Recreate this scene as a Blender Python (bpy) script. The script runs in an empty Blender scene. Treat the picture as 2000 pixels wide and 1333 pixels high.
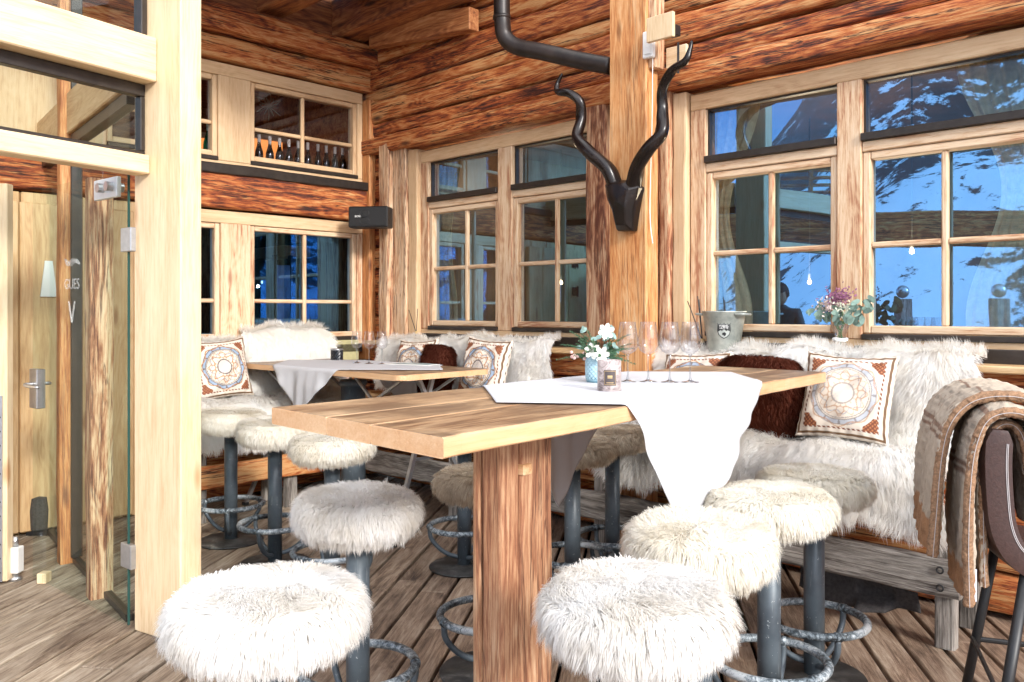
import bpy, bmesh, math, random
import numpy as np
from mathutils import Vector, Matrix, noise
R = math.radians
sc = bpy.context.scene
C = sc.collection
# ------------------------------------------------------------------ camera, sky, sun, exposure
F_PX = 1650.0; HZ = 608.0; EYE = 1.45           # focal length in 2000 px wide pixels, horizon row, eye height
cd = bpy.data.cameras.new('camera'); cam = bpy.data.objects.new('camera', cd); C.objects.link(cam)
cd.sensor_width = 36; cd.lens = F_PX / 2000 * 36; cd.shift_y = -(666.5 - HZ) / 2000
cd.clip_start = 0.05; cd.clip_end = 3000
cam.location = (0, 0, EYE); cam.rotation_euler = (R(90), 0, 0)
sc.camera = cam
SUN_EL = 23.0; SUN_DIR = Vector((0.50, -0.866, 0)).normalized()
w = bpy.data.worlds.new('World'); sc.world = w; w.use_nodes = True
nt = w.node_tree; nt.nodes.clear()
sky = nt.nodes.new('ShaderNodeTexSky'); sky.sky_type = 'NISHITA'; sky.sun_disc = False
sky.sun_elevation = R(SUN_EL); sky.sun_rotation = math.atan2(SUN_DIR.x, SUN_DIR.y)
sky.altitude = 2000; sky.air_density = 1.0; sky.dust_density = 1.5
bg = nt.nodes.new('ShaderNodeBackground'); bg.inputs[1].default_value = 0.15
wo = nt.nodes.new('ShaderNodeOutputWorld')
tcw = nt.nodes.new('ShaderNodeTexCoord'); mpw = nt.nodes.new('ShaderNodeMapping'); mpw.inputs['Scale'].default_value = (1, 1, 3)
nzw = nt.nodes.new('ShaderNodeTexNoise'); nzw.inputs['Scale'].default_value = 2.6; nzw.inputs['Detail'].default_value = 7
rpw = nt.nodes.new('ShaderNodeValToRGB'); rpw.color_ramp.elements[0].position = .40; rpw.color_ramp.elements[1].position = .60
rpw.color_ramp.elements[1].color = (.8, .8, .8, 1)
mxw = nt.nodes.new('ShaderNodeMixRGB'); mxw.inputs[2].default_value = (15, 14.6, 13.8, 1)
nt.links.new(tcw.outputs['Generated'], mpw.inputs[0]); nt.links.new(mpw.outputs[0], nzw.inputs[0])
sxw = nt.nodes.new('ShaderNodeSeparateXYZ'); nt.links.new(tcw.outputs['Generated'], sxw.inputs[0])
crw = nt.nodes.new('ShaderNodeMapRange'); crw.inputs[1].default_value = -.75; crw.inputs[2].default_value = -.25; nt.links.new(sxw.outputs[0], crw.inputs[0])  # clear blue to the left; bright warm cloud added elsewhere as fill light
mlw = nt.nodes.new('ShaderNodeMath'); mlw.operation = 'MULTIPLY'; nt.links.new(rpw.outputs[0], mlw.inputs[0]); nt.links.new(crw.outputs[0], mlw.inputs[1])
nt.links.new(nzw.outputs[0], rpw.inputs[0]); nt.links.new(mlw.outputs[0], mxw.inputs[0])
nt.links.new(sky.outputs[0], mxw.inputs[1]); nt.links.new(mxw.outputs[0], bg.inputs[0]); nt.links.new(bg.outputs[0], wo.inputs[0])
sl = bpy.data.lights.new('sun', 'SUN'); so = bpy.data.objects.new('sun', sl); C.objects.link(so)
sl.energy = 1.3; sl.angle = R(8); sl.color = (1, .95, .89)
sd = Vector((SUN_DIR.x * math.cos(R(SUN_EL)), SUN_DIR.y * math.cos(R(SUN_EL)), math.sin(R(SUN_EL))))
so.rotation_euler = sd.to_track_quat('Z', 'Y').to_euler(); so.location = (6, -10, 8)
sc.view_settings.view_transform = 'Standard'; sc.view_settings.look = 'None'
sc.view_settings.exposure = 1.56; sc.view_settings.gamma = 1
sc.cycles.max_bounces = 10; sc.cycles.diffuse_bounces = 4; sc.cycles.glossy_bounces = 4
sc.cycles.transparent_max_bounces = 24; sc.cycles.transmission_bounces = 6
sc.cycles.caustics_reflective = False; sc.cycles.caustics_refractive = False

# ------------------------------------------------------------------ frames of reference
class Frame:
    def __init__(s, o, ang):
        s.o = Vector((o[0], o[1], 0)); s.a = ang
        s.X = Vector((math.cos(ang), math.sin(ang), 0)); s.Y = Vector((-math.sin(ang), math.cos(ang), 0))
    def w(s, x, y, z=0): return s.o + s.X * x + s.Y * y + Vector((0, 0, z))
    def sx(s, px, y=0):                            # local x and depth where the sight line of a photo column meets the plane y
        r = (px - 1000) / F_PX
        Z = (y + s.o.dot(s.Y)) / (r * s.Y.x + s.Y.y)
        return (Vector((r * Z, Z, 0)) - s.o).dot(s.X), Z
    def xz(s, px, py, y=0):
        x, Z = s.sx(px, y); return x, EYE - (py - HZ) / F_PX * Z
def gnd(px, py, h=0):                              # point at height h seen at a photo pixel
    Z = F_PX * (EYE - h) / (py - HZ); return Vector(((px - 1000) / F_PX * Z, Z, h))
def atz(px, py, Z): return Vector(((px - 1000) / F_PX * Z, Z, EYE - (py - HZ) / F_PX * Z))
WORLD = Frame((0, 0), 0)
C0 = (-1.24, 7.5)
RF = Frame(C0, math.atan2(-.701, .713))            # right wall: x runs from the corner towards the camera, room at y < 0
LF = Frame(C0, math.atan2(.713, .701))             # left wall: x runs up to the corner at 0, room at y < 0

# ------------------------------------------------------------------ object helpers
OFF = {}
def thing(name, label, cat, frame=WORLD, base=(0, 0, 0), group=None, kind=None):
    o = bpy.data.objects.new(name, None); C.objects.link(o)
    o.location = frame.w(*base); o.rotation_euler = (0, 0, frame.a); o.empty_display_size = .1
    o['label'] = label; o['category'] = cat
    if group: o['group'] = group
    if kind: o['kind'] = kind
    OFF[o.name] = Vector(base)
    return o
def link_mesh(name, me, mat, parent):
    me.name = name
    if mat is not None:
        for m in (mat if isinstance(mat, (list, tuple)) else [mat]): me.materials.append(m)
    o = bpy.data.objects.new(name, me); C.objects.link(o)
    if parent is not None:
        o.parent = parent
    return o
def top_of(o):
    while o.parent: o = o.parent
    return o
def obj(name, bm, mat, parent=None, smooth=False, label=None, recalc=True):
    if parent is not None:
        bmesh.ops.translate(bm, verts=bm.verts, vec=-OFF.get(top_of(parent).name, Vector((0, 0, 0))))
    if recalc: bmesh.ops.recalc_face_normals(bm, faces=bm.faces)
    me = bpy.data.meshes.new(name); bm.to_mesh(me); bm.free()
    if smooth: me.shade_smooth()
    o = link_mesh(name, me, mat, parent)
    if label: o['label'] = label
    return o
def tag(o, label, cat, group=None):
    o['label'] = label; o['category'] = cat
    if group: o['group'] = group
    return o
def struct(o, label=None, cat=None):
    o['kind'] = 'structure'; o['label'] = label or o.name.replace('_', ' '); o['category'] = cat or o.name.split('.')[0].replace('_', ' ')
    return o
def dup(root, loc, rotz, label, group=None):
    r = root.copy(); C.objects.link(r); r.location = loc; r.rotation_euler = (0, 0, rotz); r['label'] = label
    if group: r['group'] = group
    for ch in list(root.children):
        c = ch.copy(); C.objects.link(c); c.parent = r
        for g in list(ch.children):
            d = g.copy(); C.objects.link(d); d.parent = c
    return r
def nb(): return bmesh.new()
def box(bm, x0, x1, y0, y1, z0, z1, bev=0.0, M=None):
    x0, x1 = sorted((x0, x1)); y0, y1 = sorted((y0, y1)); z0, z1 = sorted((z0, z1))
    v = [bm.verts.new((x, y, z)) for z in (z0, z1) for (x, y) in ((x0, y0), (x1, y0), (x1, y1), (x0, y1))]
    fs = [bm.faces.new([v[i] for i in q]) for q in ((3, 2, 1, 0), (4, 5, 6, 7), (0, 1, 5, 4), (1, 2, 6, 5), (2, 3, 7, 6), (3, 0, 4, 7))]
    if bev:
        es = list({e for f in fs for e in f.edges})
        r = bmesh.ops.bevel(bm, geom=es, offset=bev, segments=1, affect='EDGES', profile=.5)
        v = list({q for f in r['faces'] for q in f.verts} | {q for q in v if q.is_valid})
    if M is not None: bmesh.ops.transform(bm, matrix=M, verts=[q for q in v if q.is_valid])
    return v
def rough(bm, axis, X0, X1, Y0, Y1, Z0, Z1, seed=0, amp=.008, seg=.15, rad=.03):
    """hewn timber: runs along axis (0 x, 2 z) from a0 to a1 with wandering, rounded faces; b,c = other two axes in order"""
    (a0, a1), (b0, b1), (c0, c1) = {0: ((X0, X1), (Y0, Y1), (Z0, Z1)), 1: ((Y0, Y1), (X0, X1), (Z0, Z1)), 2: ((Z0, Z1), (X0, X1), (Y0, Y1))}[axis]
    n = max(2, int((a1 - a0) / seg))
    rad = min(rad, (b1 - b0) * .45, (c1 - c0) * .45)
    prof = []
    for (sb, s_c) in ((1, 1), (-1, 1), (-1, -1), (1, -1)):
        cb = (b1 - rad) if sb > 0 else (b0 + rad); cc = (c1 - rad) if s_c > 0 else (c0 + rad)
        a = {(1, 1): 0, (-1, 1): 90, (-1, -1): 180, (1, -1): 270}[(sb, s_c)]
        for k in (0, 45, 90): prof.append((cb + rad * math.cos(R(a + k)), cc + rad * math.sin(R(a + k))))
    rings = []
    for i in range(n + 1):
        a = a0 + (a1 - a0) * i / n; ring = []
        for j, (b, c) in enumerate(prof):
            q = Vector((a * 2.2 + seed * 7.3, b * 6, c * 6))
            b2 = b + noise.noise(q) * amp * 1.6 + noise.noise(q * 4) * amp * .5
            c2 = c + noise.noise(q + Vector((9, 3, 1))) * amp * 1.6 + noise.noise(q * 4 + Vector((5, 5, 5))) * amp * .5
            co = {0: (a, b2, c2), 1: (b2, a, c2), 2: (b2, c2, a)}[axis]
            ring.append(bm.verts.new(co))
        rings.append(ring)
    m = len(prof)
    for i in range(n):
        for j in range(m):
            bm.faces.new((rings[i][j], rings[i][(j + 1) % m], rings[i + 1][(j + 1) % m], rings[i + 1][j]))
    bm.faces.new(rings[0][::-1]); bm.faces.new(rings[-1])
def tube(bm, pts, rad, seg=12, cap=True, closed=False, sq=None):
    pts = [Vector(p) for p in pts]; n = len(pts)
    rads = rad if isinstance(rad, (list, tuple)) else [rad] * n
    rings = []; up = None
    for i, p in enumerate(pts):
        if closed: t = pts[(i + 1) % n] - pts[i - 1]
        else: t = pts[min(i + 1, n - 1)] - pts[max(i - 1, 0)]
        t.normalize()
        if up is None:
            up = Vector((0, 0, 1)) if abs(t.z) < .9 else Vector((0, 1, 0))
        u = (up - t * up.dot(t)).normalized(); v = t.cross(u); up = u
        ring = []
        for k in range(seg):
            a = 2 * math.pi * k / seg + (math.pi / 4 if seg == 4 else 0)
            ring.append(bm.verts.new(p + (u * math.cos(a) + v * math.sin(a)) * rads[i]))
        rings.append(ring)
    for i in range(n if closed else n - 1):
        A = rings[i]; B = rings[(i + 1) % n]
        for k in range(seg): bm.faces.new((A[k], A[(k + 1) % seg], B[(k + 1) % seg], B[k]))
    if cap and not closed: bm.faces.new(rings[0][::-1]); bm.faces.new(rings[-1])
def lathe(bm, prof, seg=24, cx=0, cy=0, wob=0, cap=False):
    rings = []
    for (r, z) in prof:
        if r < 1e-5: rings.append([bm.verts.new((cx, cy, z))]); continue
        rings.append([bm.verts.new((cx + r * (1 + wob * math.sin(3 * k)) * math.cos(2 * math.pi * k / seg), cy + r * math.sin(2 * math.pi * k / seg), z)) for k in range(seg)])
    for A, B in zip(rings, rings[1:]):
        for k in range(seg):
            k2 = (k + 1) % seg
            if len(A) == 1 and len(B) == 1: continue
            if len(A) == 1: bm.faces.new((A[0], B[k2], B[k]))
            elif len(B) == 1: bm.faces.new((A[k], A[k2], B[0]))
            else: bm.faces.new((A[k], A[k2], B[k2], B[k]))
    if cap:
        if len(rings[0]) > 1: bm.faces.new(rings[0][::-1])
        if len(rings[-1]) > 1: bm.faces.new(rings[-1])
def smooth_path(pts, n=6):
    P = [Vector(p) for p in pts]; out = []
    for i in range(len(P) - 1):
        p0 = P[max(i - 1, 0)]; p1 = P[i]; p2 = P[i + 1]; p3 = P[min(i + 2, len(P) - 1)]
        for k in range(n):
            t = k / n
            out.append(.5 * ((2 * p1) + (p2 - p0) * t + (2 * p0 - 5 * p1 + 4 * p2 - p3) * t * t + (3 * p1 - p0 - 3 * p2 + p3) * t ** 3))
    out.append(P[-1]); return out
def text_mesh(s, size, mat, name, parent, M, extrude=.0006):
    cu = bpy.data.curves.new('t', 'FONT'); cu.body = s; cu.size = size; cu.extrude = extrude; cu.align_x = 'CENTER'; cu.align_y = 'CENTER'
    to = bpy.data.objects.new('t', cu); C.objects.link(to)
    bpy.context.view_layer.update()
    me = bpy.data.meshes.new_from_object(to.evaluated_get(bpy.context.evaluated_depsgraph_get()))
    bpy.data.objects.remove(to); bpy.data.curves.remove(cu)
    bm = nb(); bm.from_mesh(me); bpy.data.meshes.remove(me)
    bmesh.ops.transform(bm, matrix=M, verts=bm.verts)
    return obj(name, bm, mat, parent)

# ------------------------------------------------------------------ materials
def nodes(name):
    m = bpy.data.materials.new(name); m.use_nodes = True; t = m.node_tree; t.nodes.clear()
    o = t.nodes.new('ShaderNodeOutputMaterial'); return m, t, o
def N(t, kind, **kw):
    n = t.nodes.new('ShaderNode' + kind)
    for k, v in kw.items():
        if isinstance(v, tuple) and len(v) == 2 and hasattr(v[1], 'links'): t.links.new(v[1], n.inputs[v[0]])
        else: setattr(n, k, v)
    return n
def setin(t, n, key, v):
    if hasattr(v, 'is_output'): t.links.new(v, n.inputs[key])
    else: n.inputs[key].default_value = v
def math_(t, op, a, b=None, c=None, clamp=False):
    n = t.nodes.new('ShaderNodeMath'); n.operation = op; n.use_clamp = clamp
    for i, v in enumerate((a, b, c)):
        if v is not None: setin(t, n, i, v)
    return n.outputs[0]
def vec_(t, op, a, b):
    n = t.nodes.new('ShaderNodeVectorMath'); n.operation = op
    for i, v in enumerate((a, b)):
        if v is not None: setin(t, n, i, v)
    return n.outputs[0]
def noise_(t, vec, scale, detail=4, rgh=.55, dist=0):
    n = t.nodes.new('ShaderNodeTexNoise'); t.links.new(vec, n.inputs['Vector'])
    n.inputs['Scale'].default_value = scale; n.inputs['Detail'].default_value = detail
    n.inputs['Roughness'].default_value = rgh; n.inputs['Distortion'].default_value = dist; return n.outputs[0]
def ramp_(t, fac, stops, interp='LINEAR'):
    n = t.nodes.new('ShaderNodeValToRGB'); t.links.new(fac, n.inputs[0]); cr = n.color_ramp; cr.interpolation = interp
    while len(cr.elements) < len(stops): cr.elements.new(.5)
    for e, (p, c) in zip(cr.elements, stops):
        e.position = p; e.color = (*c, 1) if len(c) == 3 else c
    return n.outputs[0]
def mix_(t, fac, a, b, mode='MIX'):
    n = t.nodes.new('ShaderNodeMixRGB'); n.blend_type = mode
    for i, v in enumerate((fac, a, b)):
        if isinstance(v, tuple) and len(v) == 3: v = (*v, 1)
        setin(t, n, i, v)
    return n.outputs[0]
def scale_(t, vec, s):
    n = t.nodes.new('ShaderNodeMapping'); t.links.new(vec, n.inputs[0]); n.inputs['Scale'].default_value = s; return n.outputs[0]
def bump_(t, h, strength, dist=.01):
    n = t.nodes.new('ShaderNodeBump'); t.links.new(h, n.inputs['Height']); n.inputs['Strength'].default_value = strength
    n.inputs['Distance'].default_value = dist; return n.outputs[0]
def princ(t, o, col, rgh=.6, nrm=None, metal=0, **kw):
    p = t.nodes.new('ShaderNodeBsdfPrincipled')
    if isinstance(col, tuple) and len(col) == 3: col = (*col, 1)
    setin(t, p, 'Base Color', col); setin(t, p, 'Roughness', rgh); setin(t, p, 'Metallic', metal)
    if nrm is not None: t.links.new(nrm, p.inputs['Normal'])
    for k, v in kw.items(): setin(t, p, k.replace('_', ' '), v)
    t.links.new(p.outputs[0], o.inputs[0]); return p
WOODS = {  # ramp stops, big-noise weight, ring weight, streak weight, knot colour, roughness, bump
 'old':    ([(.37, (.022, .006, .004)), (.425, (.11, .022, .008)), (.48, (.30, .064, .015)), (.535, (.47, .145, .036)), (.63, (.60, .32, .13))], .50, .045, .49, (.02, .006, .004), .72, 1.0),
 'ceil':   ([(.34, (.09, .024, .010)), (.44, (.26, .085, .028)), (.54, (.42, .17, .06)), (.66, (.55, .29, .13))], .60, .05, .34, (.03, .01, .006), .6, .5),
 'larch':  ([(.33, (.26, .075, .022)), (.43, (.47, .17, .05)), (.52, (.60, .29, .11)), (.66, (.70, .45, .24))], .42, .03, .53, (.10, .03, .012), .6, .5),
 'jamb':   ([(.36, (.13, .034, .016)), (.43, (.36, .15, .07)), (.50, (.58, .36, .21)), (.64, (.70, .53, .36))], .50, .04, .45, (.06, .018, .01), .7, .8),
 'frame':  ([(.34, (.46, .27, .14)), (.45, (.62, .42, .24)), (.55, (.68, .49, .30)), (.66, (.72, .55, .36))], .40, .03, .50, (.40, .2, .1), .6, .2),
 'peel':   ([(.36, (.38, .17, .09)), (.42, (.57, .36, .21)), (.49, (.68, .50, .33)), (.64, (.74, .58, .41))], .50, .03, .42, (.3, .12, .06), .7, .5),
 'spruce': ([(.32, (.56, .38, .21)), (.44, (.69, .52, .32)), (.6, (.76, .62, .42))], .45, .03, .44, (.45, .22, .09), .5, .12),
 'panel':  ([(.34, (.42, .23, .10)), (.48, (.58, .38, .19)), (.64, (.68, .50, .29))], .45, .05, .44, (.25, .10, .03), .5, .15),
 'weather':([(.34, (.06, .05, .042)), (.45, (.19, .17, .15)), (.55, (.33, .30, .27)), (.66, (.48, .44, .39))], .42, .04, .52, (.05, .035, .03), .75, .9),
 'edge':   ([(.34, (.44, .21, .09)), (.48, (.62, .38, .20)), (.62, (.72, .50, .30))], .42, .06, .46, (.3, .1, .03), .5, .2),
 'leg':    ([(.33, (.15, .055, .028)), (.42, (.31, .13, .065)), (.51, (.48, .26, .14)), (.66, (.66, .47, .31))], .40, .04, .54, (.09, .03, .015), .7, .9),
}
_w = {}
def wood(kind, axis='X'):
    key = kind + axis
    if key in _w: return _w[key]
    stops, wb, ww, wf, knot, rgh, bmp = WOODS[kind]
    m, t, o = nodes(kind + '_wood_' + axis)
    tc = t.nodes.new('ShaderNodeTexCoord'); oi = t.nodes.new('ShaderNodeObjectInfo')
    cmb = t.nodes.new('ShaderNodeCombineXYZ')
    for i, k in enumerate((37.0, 91.0, 53.0)): t.links.new(math_(t, 'MULTIPLY', oi.outputs['Random'], k), cmb.inputs[i])
    v = vec_(t, 'ADD', tc.outputs['Object'], cmb.outputs[0])
    def sc_(al, ac):
        return {'X': (al, ac, ac), 'Y': (ac, al, ac), 'Z': (ac, ac, al)}[axis]
    big = noise_(t, scale_(t, v, sc_(1.7, 17)), 1, 9, .72, .35)
    low = noise_(t, scale_(t, v, sc_(1.3, 7)), 1, 1.5, .45, .35)                     # growth rings: contour lines of a slow field
    ringf = math_(t, 'ADD', math_(t, 'MULTIPLY', math_(t, 'SINE', math_(t, 'MULTIPLY', low, 80.0)), .5), .5)
    med = noise_(t, scale_(t, v, sc_(6, 60)), 1, 6, .75, .5)
    fine = noise_(t, scale_(t, v, sc_(5, 190)), 1, 3, .65)
    val = math_(t, 'ADD', math_(t, 'MULTIPLY', big, wb), math_(t, 'ADD', math_(t, 'MULTIPLY', ringf, ww), math_(t, 'ADD', math_(t, 'MULTIPLY', fine, wf * .45), math_(t, 'MULTIPLY', med, wf * .55))))
    val = math_(t, 'ADD', val, math_(t, 'MULTIPLY', math_(t, 'SUBTRACT', oi.outputs['Random'], .5), .10 if kind in ('old', 'ceil', 'jamb') else .06))
    val = math_(t, 'ADD', math_(t, 'MULTIPLY', math_(t, 'SUBTRACT', val, .5), 1.1 if kind in ('spruce', 'frame', 'panel') else 1.3), .50)
    col = ramp_(t, val, stops)
    vo = t.nodes.new('ShaderNodeTexVoronoi'); t.links.new(scale_(t, v, sc_(1.6, 5.5)), vo.inputs['Vector']); vo.inputs['Scale'].default_value = 1
    kn = ramp_(t, vo.outputs['Distance'], [(.0, (1, 1, 1)), (.07, (.7, .7, .7)), (.15, (0, 0, 0))])
    col = mix_(t, kn, col, knot)
    if kind in ('old', 'jamb', 'leg', 'weather', 'larch', 'spruce'):       # drying cracks
        ck = noise_(t, scale_(t, v, sc_(.8, 24)), 1, 5, .6, .3)
        cr = ramp_(t, ck, [(.478, (0, 0, 0)), (.492, (1, 1, 1)), (.508, (1, 1, 1)), (.522, (0, 0, 0))])
        pt = ramp_(t, noise_(t, scale_(t, v, sc_(1.3, 5)), 1, 2, .5), [(.40, (0, 0, 0)), (.48, (1, 1, 1))])
        cr = math_(t, 'MULTIPLY', cr, math_(t, 'MULTIPLY', pt, {'larch': .5, 'spruce': .22, 'old': .9}.get(kind, .75)))
        col = mix_(t, cr, col, knot)
    bh = math_(t, 'ADD', math_(t, 'MULTIPLY', fine, .4), math_(t, 'ADD', math_(t, 'MULTIPLY', big, .6), math_(t, 'ADD', math_(t, 'MULTIPLY', med, .5), math_(t, 'MULTIPLY', ringf, .12))))
    princ(t, o, col, rgh, bump_(t, bh, bmp, .006))
    _w[key] = m; return m
def deck_mat():
    m, t, o = nodes('weathered_deck')
    tc = t.nodes.new('ShaderNodeTexCoord'); g = t.nodes.new('ShaderNodeNewGeometry')
    cmb = t.nodes.new('ShaderNodeCombineXYZ')
    for i, k in enumerate((37.0, 91.0, 53.0)): t.links.new(math_(t, 'MULTIPLY', g.outputs['Random Per Island'], k), cmb.inputs[i])
    v = vec_(t, 'ADD', tc.outputs['Object'], cmb.outputs[0])
    big = noise_(t, scale_(t, v, (2.2, 11, 11)), 1, 8, .7, 1.0)
    grain = noise_(t, scale_(t, v, (4, 85, 85)), 1, 6, .78, .6)
    blot = noise_(t, tc.outputs['Object'], 1.1, 5, .6)
    patch = noise_(t, tc.outputs['Object'], .33, 2, .5)
    val = math_(t, 'ADD', math_(t, 'MULTIPLY', big, .45), math_(t, 'ADD', math_(t, 'MULTIPLY', grain, .35), math_(t, 'MULTIPLY', blot, .22)))
    c1 = ramp_(t, val, [(.37, (.025, .016, .012)), (.44, (.12, .075, .05)), (.51, (.30, .20, .135)), (.62, (.56, .44, .33))])
    c2 = ramp_(t, val, [(.37, (.035, .022, .015)), (.44, (.15, .10, .065)), (.52, (.36, .28, .20)), (.64, (.62, .53, .42))])
    sep = t.nodes.new('ShaderNodeSeparateXYZ'); t.links.new(g.outputs['Position'], sep.inputs[0])
    out = math_(t, 'MULTIPLY', math_(t, 'ADD', math_(t, 'MULTIPLY', sep.outputs[0], -1.0), math_(t, 'MULTIPLY', patch, 1.5)), .6)   # sunlight on the left, entrance-side boards is put into the colour: paler, greyer
    f = math_(t, 'SUBTRACT', out, .55, clamp=True)
    col = mix_(t, f, c1, c2)
    col = mix_(t, math_(t, 'MULTIPLY', g.outputs['Random Per Island'], .35), col, (.05, .03, .02))
    princ(t, o, col, .72, bump_(t, math_(t, 'ADD', grain, math_(t, 'MULTIPLY', big, .7)), .9, .006))
    return m
def plain(name, col, rgh=.5, metal=0, var=.0, nscale=20, bmp=0, **kw):
    m, t, o = nodes(name); tc = t.nodes.new('ShaderNodeTexCoord')
    nz = noise_(t, tc.outputs['Object'], nscale, 5, .6)
    c = mix_(t, ramp_(t, nz, [(.35, (0, 0, 0)), (.65, (1, 1, 1))]), tuple(max(0, q * (1 - var)) for q in col), tuple(min(1, q * (1 + var)) for q in col))
    princ(t, o, c, rgh, bump_(t, nz, bmp, .004) if bmp else None, metal, **kw); return m
def fur_mat(name, c0, c1, c2, spot=None):
    m, t, o = nodes(name); g = t.nodes.new('ShaderNodeNewGeometry'); tc = t.nodes.new('ShaderNodeTexCoord')
    col = ramp_(t, g.outputs['Random Per Island'], [(0, c0), (.35, c1), (1, c2)])
    nz = noise_(t, tc.outputs['Object'], 5, 4, .6)
    col = mix_(t, ramp_(t, nz, [(.42, (0, 0, 0)), (.72, (.75, .75, .75))]), col, spot or c0)
    d = t.nodes.new('ShaderNodeBsdfDiffuse'); t.links.new(col, d.inputs[0]); tr = t.nodes.new('ShaderNodeBsdfTranslucent'); t.links.new(col, tr.inputs[0])
    mx = t.nodes.new('ShaderNodeMixShader'); mx.inputs[0].default_value = .5
    t.links.new(d.outputs[0], mx.inputs[1]); t.links.new(tr.outputs[0], mx.inputs[2]); t.links.new(mx.outputs[0], o.inputs[0]); return m
def attr_mat(name, rgh=.8, bmp=0, nscale=300):
    m, t, o = nodes(name); a = t.nodes.new('ShaderNodeVertexColor'); a.layer_name = 'Col'; tc = t.nodes.new('ShaderNodeTexCoord')
    nz = noise_(t, tc.outputs['Object'], nscale, 3, .6)
    princ(t, o, a.outputs[0], rgh, bump_(t, nz, bmp, .003) if bmp else None); return m
def glass_mat(name, tint, refl, f0, tr=.9, fk=1.4):
    """window glass: clear with a coated, mirror-like surface"""
    m, t, o = nodes(name)
    lw = t.nodes.new('ShaderNodeFresnel'); lw.inputs[0].default_value = 1.5
    gg = t.nodes.new('ShaderNodeNewGeometry')      # a pane mirrors once, on the face the light meets first
    fac = math_(t, 'MULTIPLY', math_(t, 'ADD', math_(t, 'MULTIPLY', lw.outputs[0], fk), f0, clamp=True), math_(t, 'SUBTRACT', 1.0, gg.outputs['Backfacing']))
    tp = t.nodes.new('ShaderNodeBsdfTransparent'); tp.inputs[0].default_value = (tr * tint[0], tr * tint[1], tr * tint[2], 1)
    gl = t.nodes.new('ShaderNodeBsdfGlossy'); gl.inputs[0].default_value = (*refl, 1); gl.inputs['Roughness'].default_value = 0.0
    tc = t.nodes.new('ShaderNodeTexCoord'); nz = noise_(t, tc.outputs['Object'], 1.6, 1, .5); t.links.new(bump_(t, nz, .05, .02), gl.inputs['Normal'])
    mx = t.nodes.new('ShaderNodeMixShader'); t.links.new(fac, mx.inputs[0]); t.links.new(tp.outputs[0], mx.inputs[1]); t.links.new(gl.outputs[0], mx.inputs[2])
    t.links.new(mx.outputs[0], o.inputs[0]); return m
M = {}
M['deck'] = deck_mat()
M['glass'] = glass_mat('coated_window_glass', (.9, .95, 1), (.20, .53, .98), .34, .97)
M['glass_plain'] = glass_mat('uncoated_window_glass', (.95, .96, 1), (.75, .88, 1.0), .05, .95, 1.2)
M['door_glass'] = glass_mat('clear_door_glass', (.93, .97, .96), (1, 1, 1), .01, 1, .22)
M['glass_edge'] = plain('green_glass_edge', (.02, .07, .06), .15)
M['wine_glass'] = glass_mat('thin_drinking_glass', (.97, .98, 1), (1, 1, 1), .05, 1)
M['dark_metal'] = plain('bronze_brown_metal', (.035, .027, .022), .4, .3, .2)
M['pipe'] = plain('aged_copper_pipe', (.018, .012, .010), .42, .2, .5, 9)
def pole_mat():
    m, t, o = nodes('slate_grey_paint'); tc = t.nodes.new('ShaderNodeTexCoord'); oi = t.nodes.new('ShaderNodeObjectInfo')
    v = vec_(t, 'ADD', tc.outputs['Object'], oi.outputs['Location'])
    a = noise_(t, v, 70, 4, .7); b = noise_(t, v, 7, 4, .6); sc2 = noise_(t, scale_(t, v, (60, 60, 6)), 1, 4, .6)
    c = ramp_(t, b, [(.35, (.055, .070, .085)), (.65, (.10, .125, .145))])
    c = mix_(t, ramp_(t, a, [(.66, (0, 0, 0)), (.70, (1, 1, 1))]), c, (.42, .45, .46)); c = mix_(t, ramp_(t, sc2, [(.63, (0, 0, 0)), (.72, (.6, .6, .6))]), c, (.22, .25, .27))
    princ(t, o, c, ramp_(t, b, [(.3, (.28, .28, .28)), (.7, (.5, .5, .5))]), None, .1); return m
M['pole'] = pole_mat()
M['steel'] = plain('brushed_steel', (.55, .55, .56), .3, .9, .1)
M['alu'] = plain('aluminium', (.42, .43, .45), .35, .8, .12)
M['black'] = plain('black_plastic', (.012, .012, .013), .45, 0, .2, 60)
M['grille'] = plain('black_speaker_cloth', (.010, .010, .011), .8, 0, .4, 400, .3)
M['leather'] = plain('brown_leather', (.048, .023, .019), .42, 0, .2, 150, .25)
M['thread'] = plain('grey_thread', (.45, .42, .42), .8)
M['white'] = plain('white_enamel', (.8, .8, .78), .4)
M['wax'] = plain('white_wax', (.85, .82, .76), .5)
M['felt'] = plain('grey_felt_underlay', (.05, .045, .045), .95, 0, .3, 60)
M['gold'] = plain('gold_print', (.6, .42, .2), .4, .5)
M['label_dark'] = plain('dark_label', (.06, .045, .045), .5)
M['emblem'] = plain('black_print', (.012, .012, .014), .6)
M['horn'] = plain('polished_dark_horn', (.010, .006, .005), .27, 0, .6, 12, .25, Specular_IOR_Level=.35)
M['fur'] = fur_mat('cream_sheepskin', (.80, .76, .67), (.89, .87, .80), (.95, .93, .89), (.76, .70, .58))
M['furw'] = fur_mat('white_sheepskin', (.80, .78, .75), (.88, .87, .85), (.94, .93, .92), (.74, .69, .61))
M['furt'] = fur_mat('taupe_tipped_sheepskin', (.52, .42, .32), (.76, .67, .53), (.90, .84, .71), (.44, .34, .24))
M['furl'] = fur_mat('ivory_longhair_hide', (.93, .91, .87), (.96, .95, .93), (.98, .98, .97), (.90, .86, .79))
M['furb'] = fur_mat('brown_fur', (.05, .012, .008), (.13, .034, .020), (.28, .095, .06), (.06, .018, .01))
M['print'] = attr_mat('printed_cushion_cover', .75, .2)
M['wool'] = attr_mat('boiled_wool', .95, .8, 160)
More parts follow.
